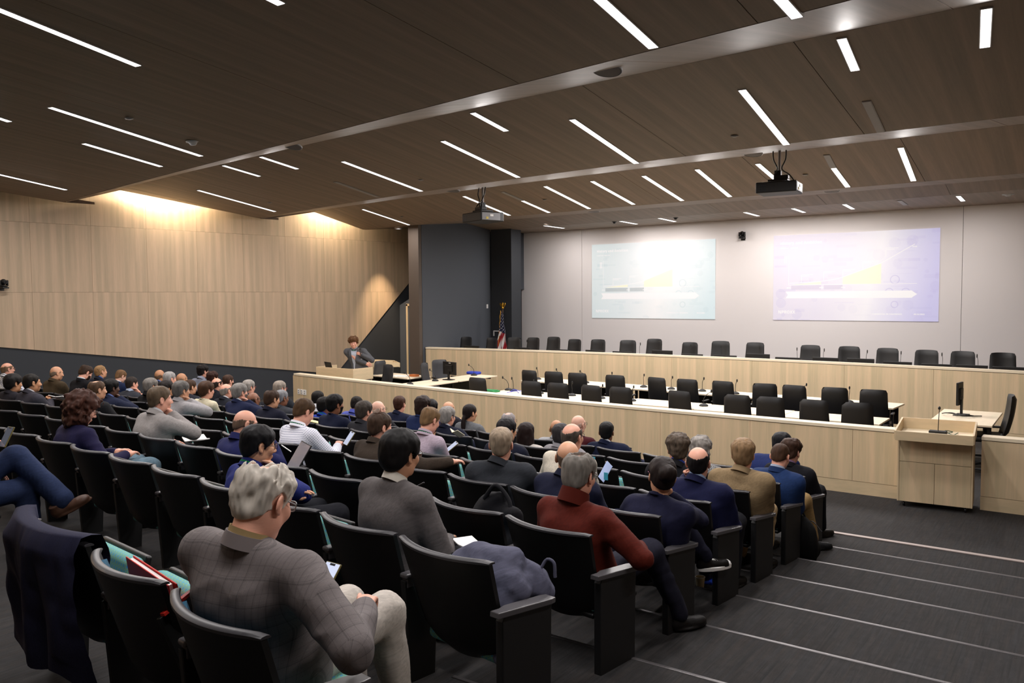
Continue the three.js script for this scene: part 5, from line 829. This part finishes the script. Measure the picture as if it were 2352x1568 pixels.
  [1, 16, [-12.90, 1.113, -8.90], 'bald man in glasses behind the cream sweater', 'bald man with dark fringe and glasses, just behind the cream sweater', { near: -1, skin:'pink',hair:'ring',hairC:0x2a211c,glasses:'black',top:{kind:'jacket',c:0x1c1e26} }],
  [3, 21, [-16.12, 1.406, -6.77], 'bald man in glasses and patterned shirt at the left edge', 'bald seated man in glasses and grey-white patterned shirt, leftmost of the far rows', { near: -1, skin:'pink',hair:'ring',hairC:0x6b5440,glasses:'black',top:{kind:'shirt',pattern:'floral',c:0xc0c4cc},yaw:-.1,lanyard:0x20242c }],
  [2, 19, [-14.85, 1.336, -7.81], 'sandy-haired man in dark suit chin up', 'ruddy man with cropped sandy hair and chin raised, behind the bowed black suit', { near: -1, skin:'mid',hair:'crop',hairC:0x8a6a48,top:{kind:'jacket',c:0x1e2230,collar:0x3a62a8},pitch:-.12 }],
  [1, 18, [-13.87, 1.163, -8.82], 'far bald man tilting back', 'bald tan man near the wall, right of the grey-haired man in profile', { near: -1, skin:'tan',hair:'ringthin',hairC:0x7a6450,top:{kind:'jacket',c:0x2c2e34} }],
  [1, 19, [-14.48, 1.203, -8.75], 'far bald tan man in blue collar', 'bald tan man with blue collar beside the dark wall, left of the grey-haired pair', { near: -1, skin:'tan',hair:'ringthin',hairC:0x5a4636,top:{kind:'jacket',c:0x262a38,collar:0x6d86c4},yaw:.2 }],
  [0, 17, [-13.78, 1.044, -9.76], 'far brown-haired man facing right', 'brown-haired man with short beard, farthest of the group by the dark wall', { near: -1, skin:'pink',hair:'short',hairC:0x3e2a20,beard:true,top:{kind:'jacket',c:0x22242c} }],
  [0, 18, [-14.18, 1.088, -9.69], 'far dark brown-haired person near the wall', 'dark brown haired person right of the young man in grey shirt', { near: -1, skin:'mid',hair:'wavy',hairC:0x35201a,top:{kind:'sweater',c:0x1b1b20} }],
  [0, 19, [-14.47, 1.206, -9.67], 'young man in grey shirt near the wall', 'young man with dark wavy hair and glasses in grey shirt, alone against the dark wall', { near: -1, skin:'pink',hair:'wavy',hairC:0x1a1413,glasses:'black',beard:0x1a1413,top:{kind:'shirt',c:0x9aa0b2} }],
  [1, 21, [-15.89, 1.114, -8.76], 'light-brown-haired man bowing in navy suit', 'light brown haired man bowing his head in navy suit with white collar', { near: -1, skin:'pale',hair:'short',hairC:0x6e5238,top:{kind:'jacket',c:0x1f2a4a,collar:0xe8e8ec},pitch:.45,cuff:0 }],
];
// ---------------------------------------------------------------- auditorium seats
const seatTex = (() => {
  const c = document.createElement('canvas'); c.width = c.height = 256; const g = c.getContext('2d'); g.fillStyle = '#5b9a98'; g.fillRect(0, 0, 256, 256);
  for (let i = 0; i < 8; i++) for (let j = 0; j < 8; j++) { const x = i * 32 + (j % 2) * 16 + 8, y = j * 32 + 16; g.strokeStyle = '#8fae6c'; g.lineWidth = 3; g.beginPath(); g.ellipse(x, y, 10, 14, 0, 0, 7); g.stroke(); g.fillStyle = '#3f8fc0'; g.beginPath(); g.ellipse(x, y, 6, 10, 0, 0, 7); g.fill(); }
  const t = new THREE.CanvasTexture(c); t.wrapS = t.wrapT = THREE.RepeatWrapping; t.repeat.set(5, 5); t.colorSpace = THREE.SRGBColorSpace; return t;
})();
const seatFab = std({ map: seatTex, roughness: .9 }), backFab = std({ color: 0x184a63, roughness: .95 });
const shellAt = (u, v) => {                            // rear face of the back shell, u -1..1, v 0..1
  const y = .33 + .52 * v, w = .60 - .07 * (1 - v) - .05 * Math.pow(Math.max(0, .25 - v) / .25, 2); const low = Math.max(0, .22 - v);
  return [u * w / 2, y + (v < .12 ? .035 * u * u * (1 - v / .12) : 0), -(.85 - y) * .30 - .085 * u * u - 1.1 * low * low];
};
function slab(S, off0, off1, nu, nv) {                 // closed slab between two offsets (towards -z) of a sheet
  const pos = [], idx = [], st = (nu + 1) * (nv + 1), id = (i, j) => i * (nv + 1) + j;
  for (const o of [off0, off1]) for (let i = 0; i <= nu; i++) for (let j = 0; j <= nv; j++) { const p = S(i / nu * 2 - 1, j / nv); pos.push(p[0], p[1], p[2] - o); }
  for (let i = 0; i < nu; i++) for (let j = 0; j < nv; j++) { const a = id(i, j), b = id(i + 1, j), c = id(i + 1, j + 1), d = id(i, j + 1); idx.push(a, b, c, a, c, d, st + a, st + c, st + b, st + a, st + d, st + c); }
  for (let i = 0; i < nu; i++) for (const [j, f] of [[0, 1], [nv, 0]]) { const a = id(i, j), b = id(i + 1, j); f ? idx.push(a, st + b, b, a, st + a, st + b) : idx.push(a, b, st + b, a, st + b, st + a); }
  for (let j = 0; j < nv; j++) for (const [i, f] of [[0, 0], [nu, 1]]) { const a = id(i, j), b = id(i, j + 1); f ? idx.push(a, st + b, b, a, st + a, st + b) : idx.push(a, b, st + b, a, st + b, st + a); }
  const g = new THREE.BufferGeometry(); g.setAttribute('position', new THREE.Float32BufferAttribute(pos, 3)); g.setIndex(idx); g.setAttribute('uv', new THREE.Float32BufferAttribute(new Array(pos.length / 3 * 2).fill(0), 2)); g.computeVertexNormals(); return flat(toCreasedNormals(g, .7));
}
const SG = {
  shell: slab(shellAt, 0, .022, 16, 10), foam: slab((u, v) => shellAt(u * .86, .2 + .74 * v), .022, .046, 12, 6),
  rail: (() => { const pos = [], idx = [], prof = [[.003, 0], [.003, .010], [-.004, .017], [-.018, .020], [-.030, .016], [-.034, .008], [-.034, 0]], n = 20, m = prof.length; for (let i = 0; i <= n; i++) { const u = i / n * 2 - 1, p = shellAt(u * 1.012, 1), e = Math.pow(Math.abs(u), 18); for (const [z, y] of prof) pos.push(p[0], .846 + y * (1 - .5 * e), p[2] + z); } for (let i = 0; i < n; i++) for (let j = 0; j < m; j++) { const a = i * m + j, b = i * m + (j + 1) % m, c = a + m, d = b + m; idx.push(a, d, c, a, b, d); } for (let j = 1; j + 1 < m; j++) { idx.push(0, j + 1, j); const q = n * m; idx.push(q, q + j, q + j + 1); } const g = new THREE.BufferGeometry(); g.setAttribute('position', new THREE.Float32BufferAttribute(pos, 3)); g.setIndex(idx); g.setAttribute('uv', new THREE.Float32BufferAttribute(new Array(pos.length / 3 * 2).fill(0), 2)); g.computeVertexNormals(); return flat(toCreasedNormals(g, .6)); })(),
  cushion: worldUV(new RoundedBoxGeometry(.50, .085, .40, 3, .035).toNonIndexed(), 1, 1), pan: box(.49, .03, .42, 0, -.05, .0, .012),
  arm: box(.058, .026, .30, 0, .645, -.27, .011), armFix: merge([box(.04, .05, .22, 0, .61, -.24, .008)]),
  leg: (() => { const s = new THREE.Shape([[.10, 0], [.40, 0], [.40, .02], [.30, .06], [.33, .62], [.12, .62], [.16, .06], [.10, .02]].map((p) => new THREE.Vector2(...p))); const g = flat(new THREE.ExtrudeGeometry(s, { depth: .026, bevelEnabled: true, bevelThickness: .004, bevelSize: .004, bevelSegments: 1 })); g.rotateY(Math.PI / 2); g.translate(-.013, 0, 0); return g; })(),
  endPanel: (() => { const s = new THREE.Shape([[.12, 0], [.40, 0], [.42, .04], [.43, .60], [.14, .635], [.12, .6]].map((p) => new THREE.Vector2(...p))); const g = flat(new THREE.ExtrudeGeometry(s, { depth: .034, bevelEnabled: true, bevelThickness: .006, bevelSize: .006, bevelSegments: 2 })); g.rotateY(Math.PI / 2); g.translate(-.02, 0, 0); return g; })(),
  endCap: (() => { const s = new THREE.Shape([[-.012, .07], [.03, .07], [.033, .41], [.026, .44], [-.026, .44], [-.034, .41], [-.032, .17], [-.014, .12]].map((p) => new THREE.Vector2(...p))); const g = flat(new THREE.ExtrudeGeometry(s, { depth: .018, bevelEnabled: true, bevelThickness: .004, bevelSize: .004, bevelSegments: 2 })); g.rotateX(-Math.PI / 2); g.rotateX(-.09); g.translate(.006, .645, 0); return g; })(),
  feet: box(.07, .012, .36, 0, .006, -.25, .004),
};
function seatParts(t, down, end) {
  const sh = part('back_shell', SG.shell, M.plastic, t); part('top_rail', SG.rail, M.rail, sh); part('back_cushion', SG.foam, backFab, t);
  const c = part('seat_cushion', SG.cushion, seatFab, t); if (down) { c.position.set(0, .435, -.40); c.rotation.x = .05; } else { c.position.set(0, .53, -.285); c.rotation.x = Math.PI / 2 - .22; }
  part('seat_pan', SG.pan, M.plastic, c);
  const a = part('armrest', merge([SG.arm, SG.armFix]), M.armTop, t); a.position.x = -.32; const l = part('leg', merge([SG.leg, SG.feet]), M.plasticSoft, t); l.position.x = -.32;
  if (end) { const e = part('end_panel', SG.endPanel, M.panelBlack, t); e.position.x = .335; part('armrest_cap', SG.endCap, M.armTop, e); part('foot_plate', SG.feet, M.plasticSoft, e); }
}
const seatEnd = (r) => (r === 8 ? -1.995 : -2.31 + .04 * (r - 1)), seatPitch = (r) => (r === 8 ? .69 : .64);
const seatX = (r, k) => seatEnd(r) - seatPitch(r) * (k + .5) - (r === 8 && k > 2 ? 1.95 : 0);
const heading = (x) => -Math.atan((x + 9.9) / 56);
const busy = new Map(); PEOPLE.forEach((p) => busy.set(p[0] + ':' + p[1], p[3])); busy.set('8:3', 'person in blue jeans at the left edge');
const proto = {};
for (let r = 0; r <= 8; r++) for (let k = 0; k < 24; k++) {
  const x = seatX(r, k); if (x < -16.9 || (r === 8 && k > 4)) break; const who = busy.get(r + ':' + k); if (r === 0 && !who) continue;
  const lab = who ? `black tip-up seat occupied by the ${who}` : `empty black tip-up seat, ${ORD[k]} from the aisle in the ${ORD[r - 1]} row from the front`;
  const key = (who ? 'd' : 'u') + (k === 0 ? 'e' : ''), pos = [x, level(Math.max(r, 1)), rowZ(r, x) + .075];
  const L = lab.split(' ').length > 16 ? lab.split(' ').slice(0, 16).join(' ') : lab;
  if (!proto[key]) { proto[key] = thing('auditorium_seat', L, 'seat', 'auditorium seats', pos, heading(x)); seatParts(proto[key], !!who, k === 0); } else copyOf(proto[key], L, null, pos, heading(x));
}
// ---------------------------------------------------------------- the audience
const made = {};
PEOPLE.forEach(([r, k, head, who, label, o]) => {
  const x = seatX(r, k), lv = level(Math.max(r, 1)), off = o.pelX ?? clamp(head[0] - x, -.14, .14) * .9, turn = heading(x);
  made[who] = person({ ...o, label, head, pos: [x, lv, rowZ(r, x)], turn, pel: [off, .52, -.31 - Math.max(0, rowZ(r, x) - head[2] - .3) * .4] });
});
// ---------------------------------------------------------------- the speaker, and people at the edges of the picture
const speakerMan = person({ label: 'standing speaker with wavy brown hair in grey suit, arms folded, holding a microphone', open: 0xc9d2e2, pos: [-14.05, 0, -13.62], turn: Math.PI + .6, head: [-14.13, 1.60, -13.42], near: 1, stand: 1, skin: 'pink', hair: 'mop', hairC: 0x5a3c24, yaw: .12, pitch: .1, roll: -.12,
  top: { kind: 'jacket', c: 0x5c5d61, collar: 0xb9c0cc }, lanyard: 0x17604a, legC: 0x505156, shoeC: 0x15120f, arms: [[[-.03, 1.33, -.23], 'grip', [-1, -.9, -.1]], [[-.13, 1.12, -.21], 'rest', [1, -1, -.2]]], palm: { l: [-.8, .2, -.5], r: [.1, .3, -1] } });
{
  const s = speakerMan, m = thing('handheld_microphone', 'black handheld microphone at the mouth of the standing speaker', 'microphone'); const a = s.toWorld([-.03, 1.32, -.30]), b = s.toWorld([-.005, 1.475, -.255]);
  part('handle', rod(a, b, .013, .018), M.black, m); const c = part('grille', new THREE.SphereGeometry(.026, 16, 12), M.metalDark, m); c.position.set(...b);
  const bd = s.toWorld([.02, 1.20, -.19]); const card = solo('badge', box(.10, .07, .004), M.paper, 'white name badge hanging on the speaker\'s chest', 'badge'); card.position.set(...bd); card.rotation.y = Math.PI + .6;
}
const jeansX = seatX(8, 3);
const jeans = person({ label: 'person in blue jeans and brown boots with crossed legs at the left edge', pos: [jeansX, level(8), rowZ(8, jeansX)], turn: heading(jeansX), head: [jeansX, level(8) + 1.16, rowZ(8, jeansX) - .2], near: 1, skin: 'pink', hair: 'short', hairC: 0x3a2a20, top: { kind: 'jacket', c: 0x1d2740 }, legC: 0x24304f, flare: .062,
  arms: ['lap', [[.12, .86, -.52], 'grip']], legs: { l: [[.02, .76, -.72], [.36, .45, -.90], -.5, .55], r: [[.10, .53, -.76], [.16, .09, -.74], -.2] }, shoeM: std({ color: 0x4a2f20, roughness: .55 }) });
const edge = person({ label: 'person seated beyond the aisle, only dark trousers and shoe showing at the right edge', pos: [.62, level(2), rowZ(2, -2.4) - .25], turn: .05, head: [.62, level(2) + 1.15, rowZ(2, -2.4) - .3], near: 0, skin: 'mid', hair: 'short', hairC: 0x2a211c, top: { kind: 'jacket', c: 0x1a1b22 }, legC: 0x14151a, shoeC: 0x0d0d0e, legs: { l: [[-.35, .54, -.80], [-.75, .0, -1.2], .3] } });
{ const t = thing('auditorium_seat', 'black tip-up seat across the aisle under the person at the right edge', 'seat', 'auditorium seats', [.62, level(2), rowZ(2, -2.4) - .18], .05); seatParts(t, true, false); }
// ---------------------------------------------------------------- things the audience holds
function phoneAt(label, P, local, rot, lit = 1) {
  const t = thing('phone', label, 'phone'); t.position.set(...P.toWorld(local)); t.rotation.order = 'YXZ'; t.rotation.set(rot[0], rot[1] + P.root.rotation.y, rot[2] || 0);
  part('case', box(.076, .152, .010, 0, 0, 0, .004), std({ color: 0x5f5526, roughness: .5 }), t);
  part('display', box(.068, .144, .0012, 0, 0, .0055, 0), std({ color: 0x101014, emissive: 0xdfe6ff, emissiveIntensity: .95 * lit, roughness: .1 }), t); part('notch', box(.026, .009, .0014, 0, .066, .0058), M.black, t);
  return t;
}
phoneAt('phone with bright white screen held by the white-haired man', made['white-haired man in grey plaid jacket'], [-.25, .74, -.62], [-.75, .35, -.1]);
phoneAt('phone held by the man in the checked shirt', made['man in checked shirt holding a phone'], [.17, .80, -.74], [-.6, .0, -.2], .8);
phoneAt('phone held by the man in the lilac shirt', made['man in lilac shirt with a phone'], [.20, .76, -.72], [-.9, -.2, -.3], .85);
phoneAt('phone at the left picture edge in the hand of the person in jeans', jeans, [.13, .92, -.63], [-.5, .2, 0], .1);
function bookAt(label, pos, ry, open, tilt = 0, c = M.paper) {
  const t = thing('notebook', label, 'notebook', null, pos, ry); t.rotation.order = 'YXZ'; t.rotation.x = tilt;
  for (const s of [-1, 1]) { const g = box(.15, .012, .21, s * .075, 0, 0, .003); g.rotateZ(s * open); part('page', g, c, t); }
  part('spine', box(.012, .008, .21, 0, -.004, 0), M.black, t); return t;
}
const at3 = (who, l) => made[who].toWorld(l);
{ const b = bookAt('open notebook with written pages on the lap of the man in charcoal suit', at3('dark-haired man holding an open notebook', [.12, .80, -.66]), .2, .12, -.45); solo('pen', rod(at3('dark-haired man holding an open notebook', [.08, .84, -.62]), at3('dark-haired man holding an open notebook', [.16, .83, -.66]), .004), std({ color: 0x22338a, roughness: .4 }), 'blue pen over the open notebook at far left', 'pen'); }
bookAt('open white notebook by the light grey suited man', at3('brown-haired man in light grey suit with hand on chin', [.28, .70, -.62]), -.4, .15, .05);
bookAt('small open notebook held by the man in black suit behind the lilac shirt', at3('man in black suit behind the lilac shirt', [.26, .82, -.60]), -.3, .5, -.6, std({ color: 0xe6dfc4, roughness: .8 })).scale.setScalar(.6);
bookAt('white papers on the lap left of the charcoal suit', at3('man with black hair in dark navy shirt', [.30, .72, -.55]), -.6, .06, 0);
bookAt('yellow notepad by the dark navy suit', at3('balding brown-haired man in dark pinstripe suit', [.34, .74, -.55]), -.5, .1, -.3, std({ color: 0xe4d79a, roughness: .8 }));
bookAt('white booklet by the arm of the grey cardigan', at3('black-haired man in grey cardigan', [.27, .68, -.55]), -.5, .1, 0).scale.setScalar(.55);
{ const o = solo('paper_sheet', box(.12, .16, .003), std({ color: 0x9fb4e0, roughness: .7 }), 'pale blue sheet held up beside the cream sweater', 'paper'); o.position.set(...at3('pink bald man in cream sweater', [.34, .82, -.5])); o.rotation.set(-.5, -.5, -.5);
  const t = thing('tablet', 'tablet with dark screen held by the bald man in navy shirt', 'tablet'); const w = 'bald man in navy shirt with a tablet'; t.position.set(-5.56, 1.30, -4.62); t.rotation.order = 'YXZ'; t.rotation.set(-.55, made[w].root.rotation.y - .15, -.12); part('case', box(.20, .27, .012, 0, 0, 0, .005), M.black, t); part('display', box(.185, .25, .002, 0, 0, .007), std({ color: 0x3c3a40, emissive: 0xb9aeb0, emissiveIntensity: .35, roughness: .1 }), t);
  solo('stylus', rod([-5.70, 1.40, -4.55], [-5.60, 1.35, -4.57], .005), M.paper, 'white stylus on the tablet', 'pen');
  const L = makeLaptop('open laptop in front of the pale bald man in maroon', .3); const lw = 'pale bald man in maroon shirt'; L.position.set(-4.85, .56, -8.95); L.rotation.y = -.15; 
  solo('pen', rod(at3('woman with a dark hair bun', [.16, .93, -.22]), at3('woman with a dark hair bun', [.10, .88, -.30]), .005), M.paper, 'white pen in the hand of the woman with the bun', 'pen');
  solo('wristband', moved(flat(new THREE.TorusGeometry(.034, .006, 8, 24)), 0, 0, 0), std({ color: 0xa8401e, roughness: .6 }), 'orange red wristband of the man in royal blue', 'wristband').applyMatrix4(new THREE.Matrix4().makeRotationY(made['man in royal blue shirt with hand on his mouth'].root.rotation.y).setPosition(V(...made['man in royal blue shirt with hand on his mouth'].root.position)).multiply(made['man in royal blue shirt with hand on his mouth'].arm.r.m)); }
// sneaker trim for the woman with the bun
{ const w = made['woman with a dark hair bun'], k = w.K.r, sole = netMesh((x, y, z) => Math.max(ell(x, 0, z, [.002, 0, -.062], [.052, .1, .139]), Math.abs(y - .012) - .014), [-.07, -.02, -.22], [.07, .05, .1], .005), cap = netMesh((x, y, z) => Math.max(ell(x, y, z, [.004, .030, -.120], [.047, .034, .074]), z + .155), [-.07, -.01, -.22], [.07, .08, -.1], .005);
  const s = w.root.children.filter((c) => c.name === 'shoe')[1]; part('sole', sole, M.paper, s, 'white rubber sole'); part('toe_cap', cap, M.paper, s, 'white toe cap'); const lc = []; for (let i = 0; i < 4; i++) { lc.push(tube([[-.02, .070 - i * .004, -.02 - i * .018], [.0, .079 - i * .005, -.028 - i * .018], [.024, .070 - i * .004, -.036 - i * .018]], .004, 6, 5)); lc.push(tube([[.02, .070 - i * .004, -.02 - i * .018], [.0, .079 - i * .005, -.028 - i * .018], [-.02, .070 - i * .004, -.036 - i * .018]], .004, 6, 5)); } part('laces', merge(lc), M.paper, s, 'white laces'); }
// ---------------------------------------------------------------- coats, bags and small things on and under the seats
function drape(label) {                                  // navy coat hung over the back of the leftmost seat of the rear block
  const x = seatX(8, 2), pos = [x, level(8), rowZ(8, x) + .085], t = thing('coat', label, 'coat', null, pos, heading(x));
  const cols = 44, rows = 40, P = [], idx = [], uv = [];
  for (let i = 0; i <= cols; i++) for (let j = 0; j <= rows; j++) {
    const u = i / cols * 2 - 1, s = j / rows, fl = s * .78 - .20, W = .37 + .07 * s; const sh = shellAt(clamp(u * 1.05, -1.05, 1.05), 1);
    let xx = u * W - .08, y, z; const wv = .034 * Math.sin(u * 8 + 2 * s + noise3(u * 2, s * 2, 9)) * smooth(.25, .8, s) + .02 * noise3(u * 4, s * 3, 2) + .012 * Math.abs(noise3(u * 7, s * 6, 5));
    if (fl < 0) { y = .885 + .012 * noise3(u * 4, s * 6, 8) + fl * .9; z = sh[2] - .075 - .02 * Math.sin(-fl * 14) + wv; } else { const b = Math.min(fl, .62); y = .885 - b * (1 + .08 * noise3(u * 2.2, 1, 5)) - (fl > .5 ? .03 * Math.sin(u * 7) : 0); z = sh[2] + .035 + .025 * Math.sin(Math.min(1, fl * 12)) + wv - .10 * b; }
    if (Math.abs(fl) < .05) { y = .885 + .010 * (1 - Math.abs(fl) / .05); z = sh[2] - .02 + fl * 1.1; }
    P.push(xx, y, z); uv.push(u, s);
  }
  for (let i = 0; i < cols; i++) for (let j = 0; j < rows; j++) { const a = i * (rows + 1) + j, b = a + rows + 1; idx.push(a, a + 1, b + 1, a, b + 1, b); }
  const g = new THREE.BufferGeometry(); g.setAttribute('position', new THREE.Float32BufferAttribute(P, 3)); g.setAttribute('uv', new THREE.Float32BufferAttribute(uv, 2)); g.setIndex(idx); g.computeVertexNormals(); const m = clothMat(0x24253c).clone(); m.side = THREE.DoubleSide; part('cloth', g, m, t);
}
drape('navy coat draped over the back of the leftmost rear seat');
{ // red folder and black bag on the folded rear seat
  const x = seatX(8, 1), p = [x, level(8), rowZ(8, x) + .06], h = heading(x), t = thing('document_folder', 'red folder with white papers standing in the empty rear seat', 'folder', null, p, h);
  const red = std({ color: 0xc8261c, roughness: .55 });
  for (const [z, a] of [[-.155, .18], [-.195, .26]]) { const m = part('cover', box(.36, .27, .005, 0, 0, 0, .002), red, t); m.position.set(.04, .70, z); m.rotation.set(a, 0, -.10); } const pp = part('papers', box(.33, .25, .018), M.paper, t); pp.position.set(.03, .70, -.175); pp.rotation.set(.22, 0, -.10);
  const b = thing('document_folder', 'dark folder with red edge beside the plaid jacket', 'folder', null, p, h); const c1 = part('cover', box(.02, .22, .3, 0, 0, 0, .004), M.black, b); c1.position.set(.25, .66, -.24); c1.rotation.set(.3, .3, .1); const c2 = part('edge', box(.022, .012, .3), red, b); c2.position.set(.245, .775, -.22); c2.rotation.set(.3, .3, .1);
}
function softBag(name, label, cat, pos, turn, f, lo, hi, h, mat, extra) { const t = thing(name, label, cat, null, pos, turn); part('body', netMesh(f, lo, hi, h), mat, t); if (extra) extra(t); return t; }
{ // slate-blue jacket on the row-seven end seat
  const x = seatX(7, 0), p = [x, level(7), rowZ(7, x)], m = clothMat(0x5a5b6e);
  softBag('folded_jacket', 'slate blue jacket with drawstring heaped on the empty end seat', 'jacket', p, heading(x), (a, b, c) => { let d = ell(a, b, c, [.06, .66, -.24], [.25, .17, .13]); d = smin(d, cone(a, b, c, [.14, .74, -.30], [.26, .62, -.42], .09, .06), .05); d = smin(d, cone(a, b, c, [.20, .60, -.18], [.24, .36, -.20], .07, .05), .05); return d + .02 * noise3(a * 9, b * 11, c * 9 + 3) + .008 * noise3(a * 24, b * 26, c * 24); }, [-.32, .25, -.55], [.36, .86, -.02], .011, m, (t) => { part('hood_loop', tube([[.25, .72, -.42], [.27, .76, -.44], [.30, .75, -.45], [.31, .68, -.45]], .008, 16, 6), m, t); part('drawstring', tube([[.06, .72, -.34], [.12, .68, -.36], [.16, .62, -.36]], .005, 12, 6), M.paper, t); });
  const x6 = seatX(6, 1), p6 = [x6, level(6), rowZ(6, x6)];
  softBag('bag', 'black soft bag with straps on the empty seat left of the rust jacket', 'bag', p6, heading(x6), (a, b, c) => { let d = ell(a, b, c, [.04, .66, -.25], [.21, .22, .10]); d = smin(d, cone(a, b, c, [.02, .84, -.24], [.10, .88, -.24], .05, .04), .05); d = smin(d, cone(a, b, c, [.22, .78, -.24], [.27, .55, -.22], .05, .06), .04); return d + .02 * noise3(a * 10, b * 10, c * 10); }, [-.28, .36, -.42], [.38, .98, -.05], .013, clothMat(0x1a1a1e), (t) => { part('strap', tube([[.0, .86, -.2], [.08, .95, -.22], [.18, .87, -.23], [.22, .76, -.2]], .014, 20, 8), clothMat(0x1f1f23), t); });
}
const packA = softBag('backpack', 'black backpack leaning at the aisle by the tan trousers', 'backpack', [-2.18, level(2), -7.84], -.35, (a, b, c) => { let d = ell(a, b, c, [0, .27, .04 - (b - .27) * -.22], [.17, .30, .12]); d = Math.max(d, -b + .0); d = smin(d, ell(a, b, c, [.0, .16, -.08], [.13, .13, .07]), .03); return d + .012 * noise3(a * 11, b * 9, c * 11); }, [-.26, -.02, -.3], [.26, .66, .3], .013, clothMat(0x161616), (t) => { part('strap', tube([[-.08, .5, .14], [-.1, .36, .2], [-.09, .2, .17], [-.08, .08, .1]], .016, 20, 8), clothMat(0x1b1b1b), t); part('zipper', tube([[-.13, .38, -.10], [0, .47, -.10], [.13, .38, -.10]], .005, 16, 6), M.metalDark, t); part('handle', tube([[-.04, .56, .08], [0, .62, .09], [.04, .56, .08]], .009, 12, 6), clothMat(0x1b1b1b), t); });
packA.scale.setScalar(.84);
const packB = softBag('backpack', 'large black backpack on the steps at the right edge', 'backpack', [-.02, level(6), -5.42], .5, (a, b, c) => { let d = ell(a, b, c, [0, .25, 0], [.22, .29, .15]); d = Math.max(d, -b); d = smin(d, ell(a, b, c, [-.02, .17, .1], [.16, .15, .09]), .03); return d + .012 * noise3(a * 10, b * 9, c * 10 + 4); }, [-.3, -.02, -.25], [.3, .6, .28], .014, clothMat(0x0f0f11), (t) => { part('strap', tube([[-.12, .48, .1], [-.19, .36, .17], [-.19, .2, .15], [-.16, .1, .1]], .018, 20, 8), clothMat(0x141416), t); part('zipper', tube([[-.15, .33, .15], [0, .43, .15], [.14, .35, .13]], .006, 16, 6), M.metalDark, t); part('handle', tube([[-.05, .53, 0], [0, .59, 0], [.05, .53, 0]], .01, 12, 6), clothMat(0x141416), t); });
packB.scale.setScalar(.72);
{ const t = thing('paper_cup', 'cream paper cup on the floor under the fourth-row end seat', 'cup', null, [-2.5, level(4), -6.05]); part('wall', lathe([[.028, 0], [.038, .1], [.036, .1], [.027, .004], [0, .004]], 20), std({ color: 0xd8c9a4, roughness: .7 }), t); part('rim', flat(moved(new THREE.TorusGeometry(.038, .003, 6, 20), 0, .1, 0, 0, Math.PI / 2)), M.paper, t); }
solo('document_folder', box(.26, .02, .2, -2.42, level(4) + .012, -6.28, .005), std({ color: 0x2347c4, roughness: .5 }), 'bright blue folder on the floor by the paper cup', 'folder');
{ const x = seatX(7, 6), t = thing('tote_bag', 'black tote bag with leaflets on the floor before the brown boot', 'bag', null, [-5.35, level(7), -3.42], .2); part('body', box(.36, .38, .18, 0, .19, 0, .03), clothMat(0x0e0e10), t); part('leaflet', moved(box(.12, .12, .004), .05, .42, 0, .3, .2), std({ color: 0x6d86b4, roughness: .6 }), t); part('leaflet', moved(box(.1, .1, .004), -.03, .41, .02, .2, .1), M.paper, t); part('handle', tube([[-.1, .37, .05], [-.06, .52, .05], [.06, .52, .05], [.1, .37, .05]], .01, 16, 6), clothMat(0x141416), t); }
{ const o = solo('antenna_pen', rod([0, 0, 0], [.20, .12, -.1], .004), M.metalDark, 'thin dark pen sticking up left of the grey cardigan', 'pen'); o.position.set(-3.28, level(7) + .82, -3.35); }
for (const [k, r, lab] of [[1, 4, 'turquoise paper slip clipped to an empty fourth-row seat'], [2, 3, 'turquoise paper slip on an empty third-row seat']]) { const x = seatX(r, k); solo('paper_slip', box(.035, .06, .004, x + .02, level(r) + .90, rowZ(r, x) - .06), std({ color: 0x3fa3bd, roughness: .7 }), lab, 'paper'); }
renderer.render(scene, camera);
